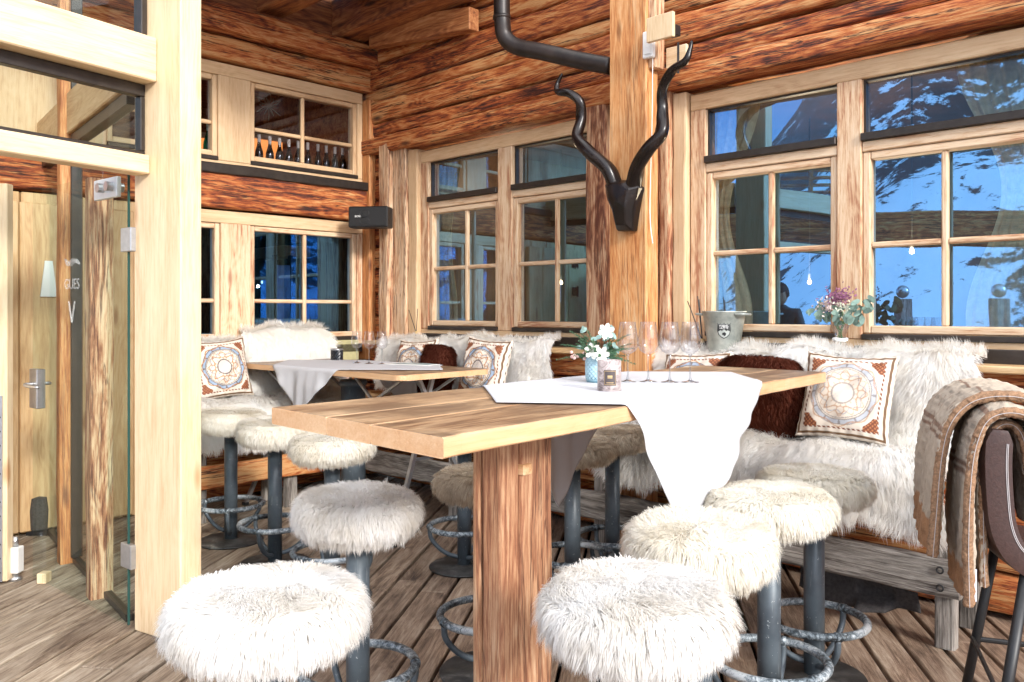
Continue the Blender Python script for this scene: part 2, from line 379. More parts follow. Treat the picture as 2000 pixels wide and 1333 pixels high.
def cloth_mat():
    m, t, o = nodes('white_linen'); tc = t.nodes.new('ShaderNodeTexCoord')
    nz = noise_(t, scale_(t, tc.outputs['Object'], (1, 1, 1)), 7, 3, .5); nb_ = bump_(t, nz, .25, .02)
    d = t.nodes.new('ShaderNodeBsdfPrincipled'); d.inputs['Base Color'].default_value = (.62, .62, .645, 1); d.inputs['Roughness'].default_value = .8
    t.links.new(nb_, d.inputs['Normal'])
    tr = t.nodes.new('ShaderNodeBsdfTranslucent'); tr.inputs[0].default_value = (.7, .7, .75, 1); mx = t.nodes.new('ShaderNodeMixShader'); mx.inputs[0].default_value = .18
    t.links.new(d.outputs[0], mx.inputs[1]); t.links.new(tr.outputs[0], mx.inputs[2]); t.links.new(mx.outputs[0], o.inputs[0]); return m
M['cloth'] = cloth_mat()
def chipped():
    m, t, o = nodes('chipped_ring_paint'); tc = t.nodes.new('ShaderNodeTexCoord')
    n1 = noise_(t, tc.outputs['Object'], 48, 7, .78, .8)
    big = noise_(t, tc.outputs['Object'], 5, 2, .5)
    v = math_(t, 'ADD', math_(t, 'MULTIPLY', n1, .6), math_(t, 'MULTIPLY', big, .4))
    col = ramp_(t, v, [(.40, (.012, .013, .015)), (.45, (.07, .09, .105)), (.50, (.22, .26, .29)), (.56, (.52, .56, .58))])
    princ(t, o, col, .45, bump_(t, v, .5, .004), .2); return m
M['ring'] = chipped()
def base_mat():
    m, t, o = nodes('worn_base_plate'); tc = t.nodes.new('ShaderNodeTexCoord')
    v = noise_(t, tc.outputs['Object'], 9, 6, .65, .5)
    princ(t, o, ramp_(t, v, [(.4, (.025, .025, .024)), (.58, (.07, .068, .065)), (.72, (.22, .21, .19))]), .55, None, .2); return m
M['base'] = base_mat()
def zinc():
    m, t, o = nodes('galvanised_zinc'); tc = t.nodes.new('ShaderNodeTexCoord')
    v = noise_(t, tc.outputs['Object'], 14, 5, .6)
    princ(t, o, ramp_(t, v, [(.35, (.28, .31, .29)), (.6, (.46, .49, .45)), (.75, (.60, .62, .57))]), .42, None, .45); return m
M['zinc'] = zinc()
def snow_mat():
    m, t, o = nodes('snow_with_rock'); g = t.nodes.new('ShaderNodeNewGeometry'); tc = t.nodes.new('ShaderNodeTexCoord')
    a = noise_(t, tc.outputs['Object'], .045, 9, .68, .7); b = noise_(t, tc.outputs['Object'], .35, 6, .7)
    v = math_(t, 'ADD', math_(t, 'MULTIPLY', a, .58), math_(t, 'MULTIPLY', b, .42))
    sep = t.nodes.new('ShaderNodeSeparateXYZ'); t.links.new(g.outputs['Position'], sep.inputs[0])
    hi = math_(t, 'MULTIPLY', math_(t, 'ADD', sep.outputs[2], 2.0), .02, clamp=True)
    v = math_(t, 'ADD', v, math_(t, 'MULTIPLY', hi, .13))
    col = mix_(t, ramp_(t, v, [(.548, (0, 0, 0)), (.575, (1, 1, 1))]), (.86, .88, .92), (.055, .045, .04))
    princ(t, o, col, .7, bump_(t, v, .6, 1.5)); return m
M['snow'] = snow_mat()

# ------------------------------------------------------------------ ground, deck, mountain
def build_deck():
    fr = Frame((0, 0), R(90 - 8.6)); bm = nb(); rnd = random.Random(4)
    pitch = .162
    for i in range(-52, 46):
        y0 = i * pitch; x = -6.0 + rnd.uniform(-1, 0)
        while x < 11.5:
            L = rnd.uniform(2.6, 4.6); x1 = min(x + L, 11.8); dz = rnd.uniform(-.003, .002)
            a = fr.w((x + x1) / 2, y0 + pitch / 2)
            if a.x > -9.5 and a.x < 8:
                box(bm, x + .003, x1 - .003, y0 + .009, y0 + pitch - .009, -.035, dz, .004)
            x = x1
    o = obj('deck', bm, M['deck'], None); o.rotation_euler = (0, 0, fr.a); struct(o, 'weathered brown timber deck boards with dark gaps', 'deck')
    bm = nb(); box(bm, -10, 9, -9, 14, -.5, -.12)
    o = obj('deck_substructure', bm, plain('dark_soil', (.02, .015, .012), .9), None); o.rotation_euler = (0, 0, fr.a); struct(o, 'dark ground under the deck boards', 'ground')
build_deck()
def terrain():
    rs = [0] + list(np.geomspace(7, 900, 70)); na = 240; bm = nb(); rings = []
    for r in rs:
        ring = []
        for k in range(na if r else 1):
            a = 2 * math.pi * k / na
            # bearing measured from -X (left of the photo) towards -Y (behind the camera)
            phi = math.degrees(math.atan2(-math.sin(a), -math.cos(a)))
            def smooth(e0, e1, x):
                x = max(0, min(1, (x - e0) / (e1 - e0))); return x * x * (3 - 2 * x)
            el = 1.5 + 6.5 * smooth(6, 22, phi) + 17 * smooth(17, 33, phi) - 17 * smooth(52, 80, phi) + 2.5 * math.sin(a * 5) + 1.5 * math.sin(a * 11 + 1)
            rr = smooth(16, 190, r)
            z = -3.2 + rr * r * math.tan(R(max(el, .5))) * min(1, 260 / max(r, 1))
            q = Vector((r * math.cos(a), r * math.sin(a), 0))
            z += (noise.fractal(q * .02, 1, 2.1, 5) * min(14, r * .10) + noise.fractal(q * .12, 1, 2.1, 4) * min(1.6, r * .03)) * smooth(9, 40, r)
            if r < 14: z = min(z, -2.2)
            ring.append(bm.verts.new((q.x, q.y, z)))
        rings.append(ring)
    for A, B in zip(rings, rings[1:]):
        for k in range(na):
            k2 = (k + 1) % na
            if len(A) == 1: bm.faces.new((A[0], B[k], B[k2]))
            else: bm.faces.new((A[k], B[k], B[k2], A[k2]))
    o = obj('snowy_mountain_ground', bm, M['snow'], None, True); struct(o, 'snow covered mountainside with dark rocks', 'terrain')
terrain()

# ------------------------------------------------------------------ fur
def mesh_np(name, V, quads, tris):
    me = bpy.data.meshes.new(name); V = np.asarray(V, dtype=np.float32)
    quads = np.asarray(quads, dtype=np.int32).reshape(-1, 4); tris = np.asarray(tris, dtype=np.int32).reshape(-1, 3)
    nl = quads.size + tris.size; nf = len(quads) + len(tris)
    me.vertices.add(len(V)); me.loops.add(nl); me.polygons.add(nf)
    me.vertices.foreach_set('co', V.ravel())
    me.loops.foreach_set('vertex_index', np.concatenate([quads.ravel(), tris.ravel()]))
    st = np.concatenate([np.arange(len(quads)) * 4, quads.size + np.arange(len(tris)) * 3]).astype(np.int32)
    me.polygons.foreach_set('loop_start', st)
    me.update(calc_edges=True); me.validate(); me.shade_smooth(); return me
def unit(a): return a / np.maximum(np.linalg.norm(a, axis=1, keepdims=True), 1e-9)
def strands(P, Nn, Fl, L, W, seed, lift=.5, gravity=.5, clump=.6, csize=.03, wild=.25):
    """tapered hair blades: P roots, Nn normals, Fl combing direction, L lengths"""
    rg = np.random.default_rng(seed); n = len(P)
    L = np.broadcast_to(np.asarray(L, float), (n,))[:, None]
    L = L * rg.uniform(.6, 1.15, (n, 1))
    lf = np.broadcast_to(np.asarray(lift, float), (n,))[:, None]
    d0 = unit(Nn * (lf + .25) + Fl * (1 - lf) + rg.normal(0, wild, (n, 3)))
    d1 = unit(d0 + Fl * .5 + np.array([0, 0, -gravity]) + rg.normal(0, wild * .7, (n, 3)))
    d2 = unit(d1 + Fl * .3 + np.array([0, 0, -gravity]) + rg.normal(0, wild * .7, (n, 3)))
    p1 = P + d0 * L * .34; p2 = p1 + d1 * L * .34; p3 = p2 + d2 * L * .32
    # gather tips into locks
    m = max(8, int(n / max(12, 1))); m = min(m, 1400); ci = rg.choice(n, m, replace=False); near = np.empty(n, int)
    for s in range(0, n, 2000):
        dd = ((P[s:s + 2000, None, :] - P[None, ci, :]) ** 2).sum(2); near[s:s + 2000] = dd.argmin(1)
    c = ci[near]; dist = np.linalg.norm(P - P[c], axis=1, keepdims=True); k = clump * rg.uniform(.5, 1.1, (n, 1)) * (dist < csize * 2)
    p3 = p3 + (p3[c] - p3) * k; p2 = p2 + (p2[c] - p2) * k * .55
    # keep roots/bodies above the surface
    for q in (p1, p2, p3):
        h = ((q - P) * Nn).sum(1, keepdims=True); q += Nn * np.maximum(.004 - h, 0)
    def wd(d):
        x = np.cross(d, Nn); bad = np.linalg.norm(x, axis=1) < .15
        x[bad] = np.cross(d[bad], rg.normal(0, 1, (bad.sum(), 3))); return unit(x)
    w = W * rg.uniform(.7, 1.3, (n, 1)); a = wd(d0) * w; b = wd(d1) * w * .85; cc = wd(d2) * w * .5
    V = np.concatenate([P - a, P + a, p1 - b, p1 + b, p2 - cc, p2 + cc, p3]); i = np.arange(n)
    q1 = np.stack([i, i + n, i + 3 * n, i + 2 * n], 1); q2 = np.stack([i + 2 * n, i + 3 * n, i + 5 * n, i + 4 * n], 1)
    t = np.stack([i + 4 * n, i + 5 * n, i + 6 * n], 1)
    return V, np.concatenate([q1, q2]), t
def bm_arrays(bm):
    bmesh.ops.recalc_face_normals(bm, faces=bm.faces); bm.verts.index_update()
    V = np.array([v.co[:] for v in bm.verts]); q = [[v.index for v in f.verts] for f in bm.faces if len(f.verts) == 4]
    t = [[v.index for v in f.verts] for f in bm.faces if len(f.verts) == 3]
    for f in bm.faces:
        if len(f.verts) > 4:
            vs = [v.index for v in f.verts]; t += [[vs[0], vs[i], vs[i + 1]] for i in range(1, len(vs) - 1)]
    bm.free(); return V, q, t
def join(parts):
    V = []; Q = []; T = []; o = 0
    for v, q, t in parts:
        V.append(v)
        if len(q): Q.append(np.asarray(q) + o)
        if len(t): T.append(np.asarray(t) + o)
        o += len(v)
    return np.concatenate(V), (np.concatenate(Q) if Q else []), (np.concatenate(T) if T else [])
def seat_fur(seed, r=.205, n=15000, L=.05, W=.0016, clump=.6, wild=.25, sweep=(0, 0)):
    """round sheepskin cushion; local z = 0 at the underside of the seat plate"""
    prof = [(0.001, -.05), (.10, -.05), (r * .88, -.045), (r, -.02), (r * 1.01, .01), (r * .98, .036), (r * .88, .050), (r * .6, .054), (0.001, .055)]
    bm = nb(); lathe(bm, prof, 40); base = bm_arrays(bm)
    rg = np.random.default_rng(seed)
    pr = np.array(prof[1:][::-1][:]); seg = np.diff(pr, axis=0); sl = np.linalg.norm(seg, axis=1); mid = (pr[1:, 0] + pr[:-1, 0]) / 2
    wt = sl * mid; wt = wt / wt.sum(); k = rg.choice(len(seg), n, p=wt); u = rg.uniform(0, 1, n)
    rr = pr[k, 0] + seg[k, 0] * u; zz = pr[k, 1] + seg[k, 1] * u
    inner = pr[k + 1, 0] < .05; rr = np.where(k == 0, pr[1, 0] * np.sqrt(u), rr); zz = np.where(k == 0, pr[1, 1] + (.055 - pr[1, 1]) * (1 - np.sqrt(u)), zz)
    th = rg.uniform(0, 2 * np.pi, n); ct = np.cos(th); st = np.sin(th)
    P = np.stack([rr * ct, rr * st, zz], 1)
    tn = seg[k] / sl[k][:, None]; nr = -tn[:, 1]; nz = tn[:, 0]
    Nn = np.stack([nr * ct, nr * st, nz], 1)
    Nn[k == 0] = (0, 0, 1)
    fl = np.stack([tn[:, 0] * ct, tn[:, 0] * st, tn[:, 1]], 1)              # comb outwards and down
    topm = (k <= 2)[:, None]
    sw = np.array([sweep[0], sweep[1], 0.])
    ang = noise_field(P, seed) * 1.6
    fl2 = fl * .5 + sw + np.stack([np.cos(ang), np.sin(ang), 0 * ang], 1) * .45
    fl = unit(np.where(topm, fl2, fl + np.array([0, 0, -.3])))
    lift = np.where(k <= 2, .25, .45)
    V, q, t = strands(P, Nn, fl, L * np.where(k <= 2, .8, 1.1), W, seed + 1, lift, .45, clump, .03, wild)
    return mesh_np('fur_cushion', *join([base, (V, q, t)]))
def noise_field(P, seed):
    s = seed * 1.7; return (np.sin(P[:, 0] * 23 + s) + np.sin(P[:, 1] * 19 + s * 2) + np.sin((P[:, 0] + P[:, 1]) * 31 + s * 3)) * .8 + s
def sheet_fur(name, fr, x0, x1, prof, L, mat, parent, n=16000, W=.0018, seed=1, jag=.03, clump=.7, wild=.3, lift=.3, flow=None, side=.0, base_t=.02):
    """hide laid over an edge: prof = list of (y, z) from its upper/back end to its lower/front end, normals to the left of travel reversed to the room"""
    rg = np.random.default_rng(seed); off = OFF.get(top_of(parent).name) if parent is not None else Vector((0, 0, 0)); off = off or Vector((0, 0, 0))
    pr = np.array(prof, float); seg = np.diff(pr, axis=0); sl = np.linalg.norm(seg, axis=1); cum = np.concatenate([[0], np.cumsum(sl)]); T = cum[-1]
    def edge_lo(t): return x0 + jag * (np.sin(t * 11 + seed) + np.sin(t * 23 + seed * 2) * .6)
    def edge_hi(t): return x1 + jag * (np.sin(t * 9 + seed * 3) + np.sin(t * 27 + seed) * .6)
    def end_t(x): return T - jag * .8 * (1 + np.sin(x * 13 + seed) + .5 * np.sin(x * 31 + seed * 2))
    def surf(x, t):
        k = np.clip(np.searchsorted(cum, t, side='right') - 1, 0, len(seg) - 1); u = (t - cum[k]) / sl[k]
        p = pr[k] + seg[k] * u[:, None]; tn = seg[k] / sl[k][:, None]
        # blend the tangent near joints
        k2 = np.clip(k + np.where(u > .5, 1, -1), 0, len(seg) - 1); tn2 = seg[k2] / sl[k2][:, None]; b = np.clip(np.abs(u - .5) - .1, 0, .5)[:, None]
        tn = tn * (1 - b) + tn2 * b; tn /= np.linalg.norm(tn, axis=1, keepdims=True)
        nrm = np.stack([-tn[:, 1] * -1, -tn[:, 0]], 1)
        bulge = .012 * (np.sin(x * 9 + seed) + np.sin(t * 12 + seed * 2) + np.sin(x * 17 + t * 9))
        nrm = np.stack([tn[:, 1], -tn[:, 0]], 1)                     # room side / up side
        q = p + nrm * (base_t + bulge)[:, None]
        return np.stack([x, q[:, 0], q[:, 1]], 1), np.stack([0 * x, nrm[:, 0], nrm[:, 1]], 1), np.stack([0 * x, tn[:, 0], tn[:, 1]], 1)
    nx, ntt = 24, 28; V = []; q = []
    tt = np.linspace(0, 1, ntt)
    for i, a in enumerate(tt):
        t = np.full(nx, a * T); lo = edge_lo(t); hi = edge_hi(t); x = lo + (hi - lo) * np.linspace(0, 1, nx); t = np.minimum(t, end_t(x) - .01) if a > .8 else t
        V.append(surf(x, t)[0] - surf(x, t)[1] * .006)
    V = np.concatenate(V)
    q = [[i * nx + j, i * nx + j + 1, (i + 1) * nx + j + 1, (i + 1) * nx + j] for i in range(ntt - 1) for j in range(nx - 1)]
    t = rg.uniform(0, T, n); lo = edge_lo(t); hi = edge_hi(t); u = rg.uniform(0, 1, n); x = lo + (hi - lo) * u
    ok = t < end_t(x); t = t[ok]; x = x[ok]; u = u[ok]
    P, Nn, Fl = surf(x, t)
    ex = (np.clip((u - .88) / .12, 0, 1) - np.clip((.12 - u) / .12, 0, 1)) * 1.2
    a = (np.sin(x * 7 + t * 5 + seed) + np.sin(x * 15 - t * 9 + seed * 2)) * .5
    Fl = Fl.copy(); Fl[:, 0] += ex + a * .6 + side
    if flow is not None: Fl += np.array(flow)
    topedge = np.clip((.05 - t) / .05, 0, 1)[:, None]
    Fl = unit(Fl * (1 - topedge) + topedge * np.array([0, .1, 1.0]) + 1e-6)
    lf = np.where(t < .04, .5, lift)
    Vs, qs, ts = strands(P, Nn, Fl, L, W, seed + 5, lf, .35, clump, .04, wild)
    VV, QQ, TT = join([(V, q, []), (Vs, qs, ts)])
    VV = VV - np.array(off[:])
    return link_mesh(name, mesh_np(name, VV, QQ, TT), mat, parent)

# ------------------------------------------------------------------ right log wall with its two windows
SILL = 1.25; HEAD = 2.78
rw = thing('log_wall', 'rustic red-brown log wall with two wide windows behind the long bench', 'wall', RF, (0, 0, 0))
s_b0 = .222; s_w1a = .649; s_w1b = RF.sx(1160)[0]; s_w1c = s_w1b + .16; s_w2z = RF.sx(1287)[0]; s_w2a = RF.sx(1345)[0]; XEND = 8.5
def log_row(parent, x0, x1, z0, z1, seed, kind='old', y0=-.02, y1=.16, amp=.008):
    bm = nb(); rough(bm, 0, x0, x1, y0, y1, z0 + .006, z1 - .006, seed, min(amp, .008), .07, .022); return obj('log', bm, wood(kind, 'X'), parent, True)
z = .02; k = 0
for h in (.2, .19, .2, .21, .18, .19):                                  # below the ledge
    log_row(rw, 0.0, XEND, z, z + h, 11 + k, 'old', -.05 - .01 * (k % 2)); z += h; k += 1
for (x0, x1) in ((0.0, s_b0),):                                        # beside the first window
    zz = 1.19
    for j, h in enumerate((.21, .2, .22, .19, .21, .2, .2, .2)):
        if zz < 2.78: log_row(rw, x0 - .09, x1, zz, min(zz + h, 2.80), 31 + j)
        zz += h
zz = 2.81
for j, h in enumerate((.15, .13, .20, .11, .21, .17, .20, .24)):
    log_row(rw, -.09, XEND, zz, zz + h, 51 + j, 'old', (-.10, -.045, -.06, -.035, -.05, -.04, -.055, -.04)[j], .16, .009); zz += h
bm = nb(); box(bm, s_w1c - .03, s_w2z + .05, .03, .16, 1.2, 2.82, .004); obj('wall_board', bm, wood('larch', 'Z'), rw)
for (a, b, y0, z0, z1, sd, kd) in ((s_b0, s_b0 + .13, -.10, 1.2, 2.89, 1, 'jamb'), (s_b0 + .135, s_w1a - .12, -.045, 1.2, 2.82, 2, 'jamb'), (s_w1a - .118, s_w1a - .004, -.02, 1.2, 2.80, 3, 'frame'),
                         (s_w1b, s_w1c, -.09, 1.2, 2.92, 4, 'jamb'), (s_w2z - .10, s_w2z + .03, -.10, 1.2, 2.87, 5, 'jamb'), (s_w2z + .035, s_w2z + .11, -.06, 1.2, 2.84, 6, 'jamb'), (s_w2z + .114, s_w2a - .005, -.02, 1.2, 2.80, 7, 'frame')):
    bm = nb(); rough(bm, 2, a, b, y0, .1, z0, z1, sd, .007, .12, .012); obj('upright_board', bm, wood(kd, 'Z'), rw, False)
def shear(vs, x0, k):
    for v in vs: v.co.y += (v.co.x - x0) * k
SKEW = math.tan(R(2.6))                            # panes turned slightly off square to shift what they mirror
def mirrored(px, path):
    """place at ground level that the right wall's glazing mirrors to a photo column, at a total sight length"""
    Z = RF.sx(px, .08)[1]; d = Vector(((px - 1000) / F_PX, 1)); a = RF.a + R(90) + R(2.6); n_ = Vector((math.cos(a), math.sin(a)))
    d2 = d - n_ * 2 * d.dot(n_); return Vector((d.x * Z, Z)) + d2 * (path - Z)
def window(parent, fr, x0, x1, z0, z1, cols, transom=None, rows=(), kind='frame', lo='peel', yf=.02, metal=True, label=None, cheek=.05, glass='glass', skew=0):
    """cols: list of (sash x0, sash x1, [muntin x]) ; transom z splits fixed lights above; rows: muntin heights"""
    cols = sorted(cols, key=lambda c_: c_[0])
    w_ = nb()
    # outer frame pieces, butted
    box(w_, x0, x1, yf, yf + .12, z1 - .095, z1, .004)
    box(w_, x0, x1, yf, yf + .12, z0, z0 + .05, .004)
    xs = [x0] + [v for c_ in cols for v in c_[:2]] + [x1]
    fr_ = obj('window', w_, wood(kind, 'X'), parent)
    if label: fr_['label'] = label
    for i in range(0, len(xs), 2):
        a, b = xs[i], xs[i + 1]
        bm = nb(); box(bm, a, b, yf - .003 if 0 < i < len(xs) - 2 else yf + .001, yf + .12, z0 + .051, z1 - .096, .005); obj('mullion' if 0 < i < len(xs) - 2 else 'frame_side', bm, wood(lo, 'Z'), fr_)
    for (a, b, mx) in cols:
        zt = z1 - .096; zb = z0 + .051
        if transom:
            bm = nb(); box(bm, a + .001, b - .001, yf + .004, yf + .12, transom - .085, transom - .03, .005); obj('transom', bm, wood(lo, 'X'), fr_)
            bm = nb(); box(bm, a + .001, b - .001, yf - .02, yf + .07, transom - .029, transom + .012, .003); obj('drip_rail', bm, M['dark_metal'], fr_)
            bm = nb(); vv_ = box(bm, a, b, yf + .065, yf + .071, transom + .012, zt); shear(vv_, a, skew); obj('pane', bm, M[glass], fr_)
            for (q0, q1, q2, q3) in ((a + .001, a + .012, transom + .013, zt - .012), (b - .012, b - .001, transom + .013, zt - .012), (a + .001, b - .001, zt - .011, zt)):
                bm = nb(); box(bm, q0, q1, yf + .03, yf + .064, q2, q3); obj('gasket', bm, M['dark_metal'], fr_)
            zt = transom - .086
        # sash
        sw = .042; sb = nb()
        box(sb, a + .002, a + sw, yf + .012, yf + .09, zb + .03, zt - .002, .006); box(sb, b - sw, b - .002, yf + .012, yf + .09, zb + .03, zt - .002, .006)
        obj('sash_stile', sb, wood(lo, 'Z'), fr_)
        sb = nb(); box(sb, a + sw + .001, b - sw - .001, yf + .013, yf + .09, zt - sw, zt - .002, .006); box(sb, a + sw + .001, b - sw - .001, yf + .013, yf + .09, zb + .03, zb + .03 + sw, .006)
        obj('sash_rail', sb, wood(lo, 'X'), fr_)
        g0, g1, h0, h1 = a + sw, b - sw, zb + .03 + sw, zt - sw
        bm = nb(); vv_ = box(bm, g0, g1, yf + .055, yf + .061, h0, h1); shear(vv_, g0, skew); obj('pane', bm, M[glass], fr_)
        for m_ in mx:
            bm = nb(); box(bm, m_ - .016, m_ + .016, yf + .022, yf + .054, h0, h1, .007); obj('muntin', bm, wood(lo, 'Z'), fr_)
        xb = [g0] + list(mx) + [g1]
        for rz in rows:
            for p_, q_ in zip(xb, xb[1:]):
                bm = nb(); box(bm, p_ + (.0165 if p_ != g0 else 0), q_ - (.0165 if q_ != g1 else 0), yf + .024, yf + .054, rz - .015, rz + .015, .007); obj('muntin', bm, wood(lo, 'X'), fr_)
        if metal:
            bm = nb(); box(bm, a + .003, b - .003, yf - .012, yf + .011, zb - .002, zb + .028, .003); obj('weather_bar', bm, M['dark_metal'], fr_)
            bm = nb(); box(bm, a - .02, b + .02, yf - .05, yf - .004, z0 - .055, z0 + .018, .004); obj('sill_flashing', bm, M['dark_metal'], fr_)
    return fr_
def S(px): return RF.sx(px, .03)[0]
window(rw, RF, s_w1a, s_w1b, SILL, HEAD, [(S(838), S(974), [S(908)]), (S(1002), s_w1b - .005, [S(1084)])], 2.38, (1.80,), label='left window of the right-hand wall, the smaller of the two', skew=SKEW)
w2cols = [(S(1379), S(1636), [S(1503)]), (S(1684), S(1684) + (S(1636) - S(1379)) * 1.13, [S(1843)])]
xa = w2cols[1][1] + .16
w2cols.append((xa, xa + .74, [xa + .37]))
window(rw, RF, s_w2a, xa + .74 + .12, SILL, HEAD, w2cols, 2.38, (1.80,), label='wide window of the right-hand wall, mirroring snow and sky', skew=SKEW)
bm = nb(); box(bm, xa + .87, XEND, .03, .16, 1.2, 2.82, .004); obj('wall_board', bm, wood('larch', 'X'), rw)
bm = nb(); box(bm, 0.16, XEND, -.20, .018, 1.165, 1.20, .006); obj('ledge', bm, wood('panel', 'X'), rw)

# ------------------------------------------------------------------ left log wall
lw_ = thing('log_wall', 'log wall with small-paned windows on two storeys, left of the corner', 'wall', LF, (0, 0, 0))
for j, (a, b) in enumerate(((.02, .22), (.22, .42), (.42, .62), (.62, .82), (.82, 1.02))):
    log_row(lw_, -1.98, .05, a, b, 81 + j, 'old', -.04)
bm = nb(); box(bm, -1.85, -.16, -.03, .1, 1.02, 1.20, .01); obj('sill_board', bm, plain('pale_olive_board', (.42, .38, .2), .6, 0, .1), lw_)
log_row(lw_, -4.4, -.05, 2.235, 2.545, 91, 'old', -.035, .16, .012)
for j, (a, b) in enumerate(((3.375, 3.57), (3.57, 3.77))):
    log_row(lw_, -4.4, .07, a, b, 95 + j, 'old', (-.03, -.13)[j], .16, .016)
bm = nb(); box(bm, -4.4, .1, .04, .16, 3.77, 4.13, .004); obj('infill_board', bm, wood('ceil', 'X'), lw_)
bm = nb(); box(bm, -.011, .17, .02, .22, 0, 4.1, .004); obj('corner_filler', bm, wood('old', 'Z'), lw_)
bm = nb(); rough(bm, 2, -.085, -.012, -.07, .1, 1.03, 3.30, 7, .003, .2, .01); obj('corner_board', bm, wood('larch', 'Z'), lw_)
def T(px): return LF.sx(px, .05)[0]
window(lw_, LF, -3.6, -.09, 2.56, 3.365, [(T(486), T(695), [T(591)]), (T(486) - .27 - .82, T(486) - .27, [T(486) - .68])], None, (2.90,), lo='frame', glass='glass_plain', label='upper row window with wine bottles on its sill')
window(lw_, LF, -1.95, -.09, 1.15, 2.225, [(T(486), T(694), [T(595)]), (T(486) - .25 - .42, T(486) - .25, [])], None, (1.53,), lo='peel', glass='glass', label='lower window behind the left bench')
bm = nb(); rough(bm, 0, -3.6, -.02, -.06, .02, 2.50, 2.575, 3, .006, .1, .01); obj('sill_flashing', bm, M['dark_metal'], lw_)
# pale panelled entrance part of the left wall
for j in range(9):
    x0 = -2.0 - j * .27
    bm = nb(); box(bm, x0 - .262, x0, -.03, .12, 0.0, 2.225, .008); obj('wall_panel', bm, wood('panel', 'Z'), lw_)
dr = thing('entrance_door', 'tall pale timber panel door with black hinges at the back of the entrance', 'door', LF, (-2.6, -.05, 0))
for j in range(4):
    x0 = -2.12 - j * .24
    bm = nb(); box(bm, x0 - .235, x0, -.12, -.065, .03, 2.15, .008); obj('door_board', bm, wood('panel', 'Z'), dr)
for zz in (.5, 1.0, 1.62, 1.95):
    bm = nb(); box(bm, -2.98, -2.90, -.145, -.121, zz, zz + .1, .004); tube(bm, [(-2.98, -.15, zz - .01), (-2.98, -.15, zz + .11)], .011); obj('hinge', bm, M['black'], dr)

# ------------------------------------------------------------------ rooms behind the windows
def room(name, fr, x0, x1, y0, y1, z0, z1, mat, lab):
    bm = nb(); th = .06
    box(bm, x0, x1, y0, y1, z0 - th, z0); box(bm, x0, x1, y0, y1, z1, z1 + th); box(bm, x0, x1, y1, y1 + th, z0 - th, z1 + th)
    box(bm, x0 - th, x0, y0, y1 + th, z0 - th, z1 + th); box(bm, x1, x1 + th, y0, y1 + th, z0 - th, z1 + th)
    return struct(obj(name, bm, mat, None), lab, 'room')
def at_frame(o, fr): o.location = fr.w(0, 0, 0); o.rotation_euler = (0, 0, fr.a); return o
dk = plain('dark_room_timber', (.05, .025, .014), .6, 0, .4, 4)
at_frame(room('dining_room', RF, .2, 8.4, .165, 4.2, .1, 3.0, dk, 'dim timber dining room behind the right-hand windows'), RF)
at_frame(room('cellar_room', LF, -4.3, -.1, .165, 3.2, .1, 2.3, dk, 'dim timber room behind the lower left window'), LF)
at_frame(room('upper_room', LF, -4.3, -.1, .165, 2.4, 2.37, 3.6, wood('ceil', 'X'), 'timber gallery behind the upper left window'), LF)
def curtain(fr, x0, x1, z0, z1, tie, lab, side):
    bm = nb(); nx, nz = 60, 26; g = []
    for j in range(nz + 1):
        v = j / nz; zz = z1 + (z0 - z1) * v; pinch = 1 - tie * math.sin(min(1, v * 1.15) * math.pi) ** 2 * .85 - tie * .25 * v
        row = []
        for i in range(nx + 1):
            u = i / nx; xx = (x0 + (x1 - x0) * u * pinch) if side > 0 else (x1 - (x1 - x0) * (1 - u) * pinch)
            row.append(bm.verts.new((xx, .27 + .010 * math.sin(u * 34) + .004 * math.sin(u * 71 + v * 3), zz)))
        g.append(row)
    for j in range(nz):
        for i in range(nx): bm.faces.new((g[j][i], g[j][i + 1], g[j + 1][i + 1], g[j + 1][i]))
    o = obj('curtain', bm, M_curt, None, True); at_frame(o, fr); tag(o, lab, 'curtain', 'curtains inside the right-hand windows')
M_curt = plain('olive_linen_curtain', (.60, .55, .34), .9, 0, .15, 30)
curtain(RF, RF.sx(1372, .27)[0], RF.sx(1484, .27)[0], 1.2, 2.75, .55, 'olive linen curtain gathered at the left side of the wide window', 1)
curtain(RF, RF.sx(1866, .27)[0], RF.sx(2060, .27)[0], 1.2, 2.75, .5, 'olive linen curtain swept back at the right side of the wide window', -1)
curtain(RF, RF.sx(838, .27)[0], RF.sx(898, .27)[0], 1.2, 2.75, .3, 'olive linen curtain hanging in the left corner of the smaller window', 1)
M['bulb'] = nodes('warm_bulb')[0]; t_ = M['bulb'].node_tree; e_ = t_.nodes.new('ShaderNodeEmission'); e_.inputs[0].default_value = (1, .72, .4, 1); e_.inputs[1].default_value = 9
t_.links.new(e_.outputs[0], t_.nodes['Material Output'].inputs[0])
for (px, py, y, where) in ((1096, 553, 1.6, 'behind the smaller window'), (1781, 492, 1.3, 'behind the wide window'), (1581, 552, 2.0, 'behind the left half of the wide window'), (1012, 338, 1.2, 'behind the top of the smaller window')):
    x, zz = RF.xz(px, py, y); th = thing('pendant_lamp', 'small glowing pendant bulb seen through glass, ' + where, 'lamp', RF, (x, y, zz), 'pendant bulbs in the dining room')
    bm = nb(); lathe(bm, [(.0, zz - .016), (.012, zz - .011), (.016, zz), (.011, zz + .014), (.006, zz + .03)], 12, x, y); obj('bulb', bm, M['bulb'], th, True)
    bm = nb(); tube(bm, [(x, y, zz + .03), (x, y, 2.99)], .004, 6); tube(bm, [(x, y, zz + .025), (x, y, zz + .07)], .013, 8); obj('cord', bm, M['black'], th)
    pl_ = bpy.data.lights.new('pendant_light', 'POINT'); pl_.energy = 8 if 'smaller' in where else 36; pl_.color = (1, .74, .45); pl_.shadow_soft_size = .012; po_ = bpy.data.objects.new('pendant_light', pl_); C.objects.link(po_); po_.location = RF.w(x, y - .06, zz - .05)

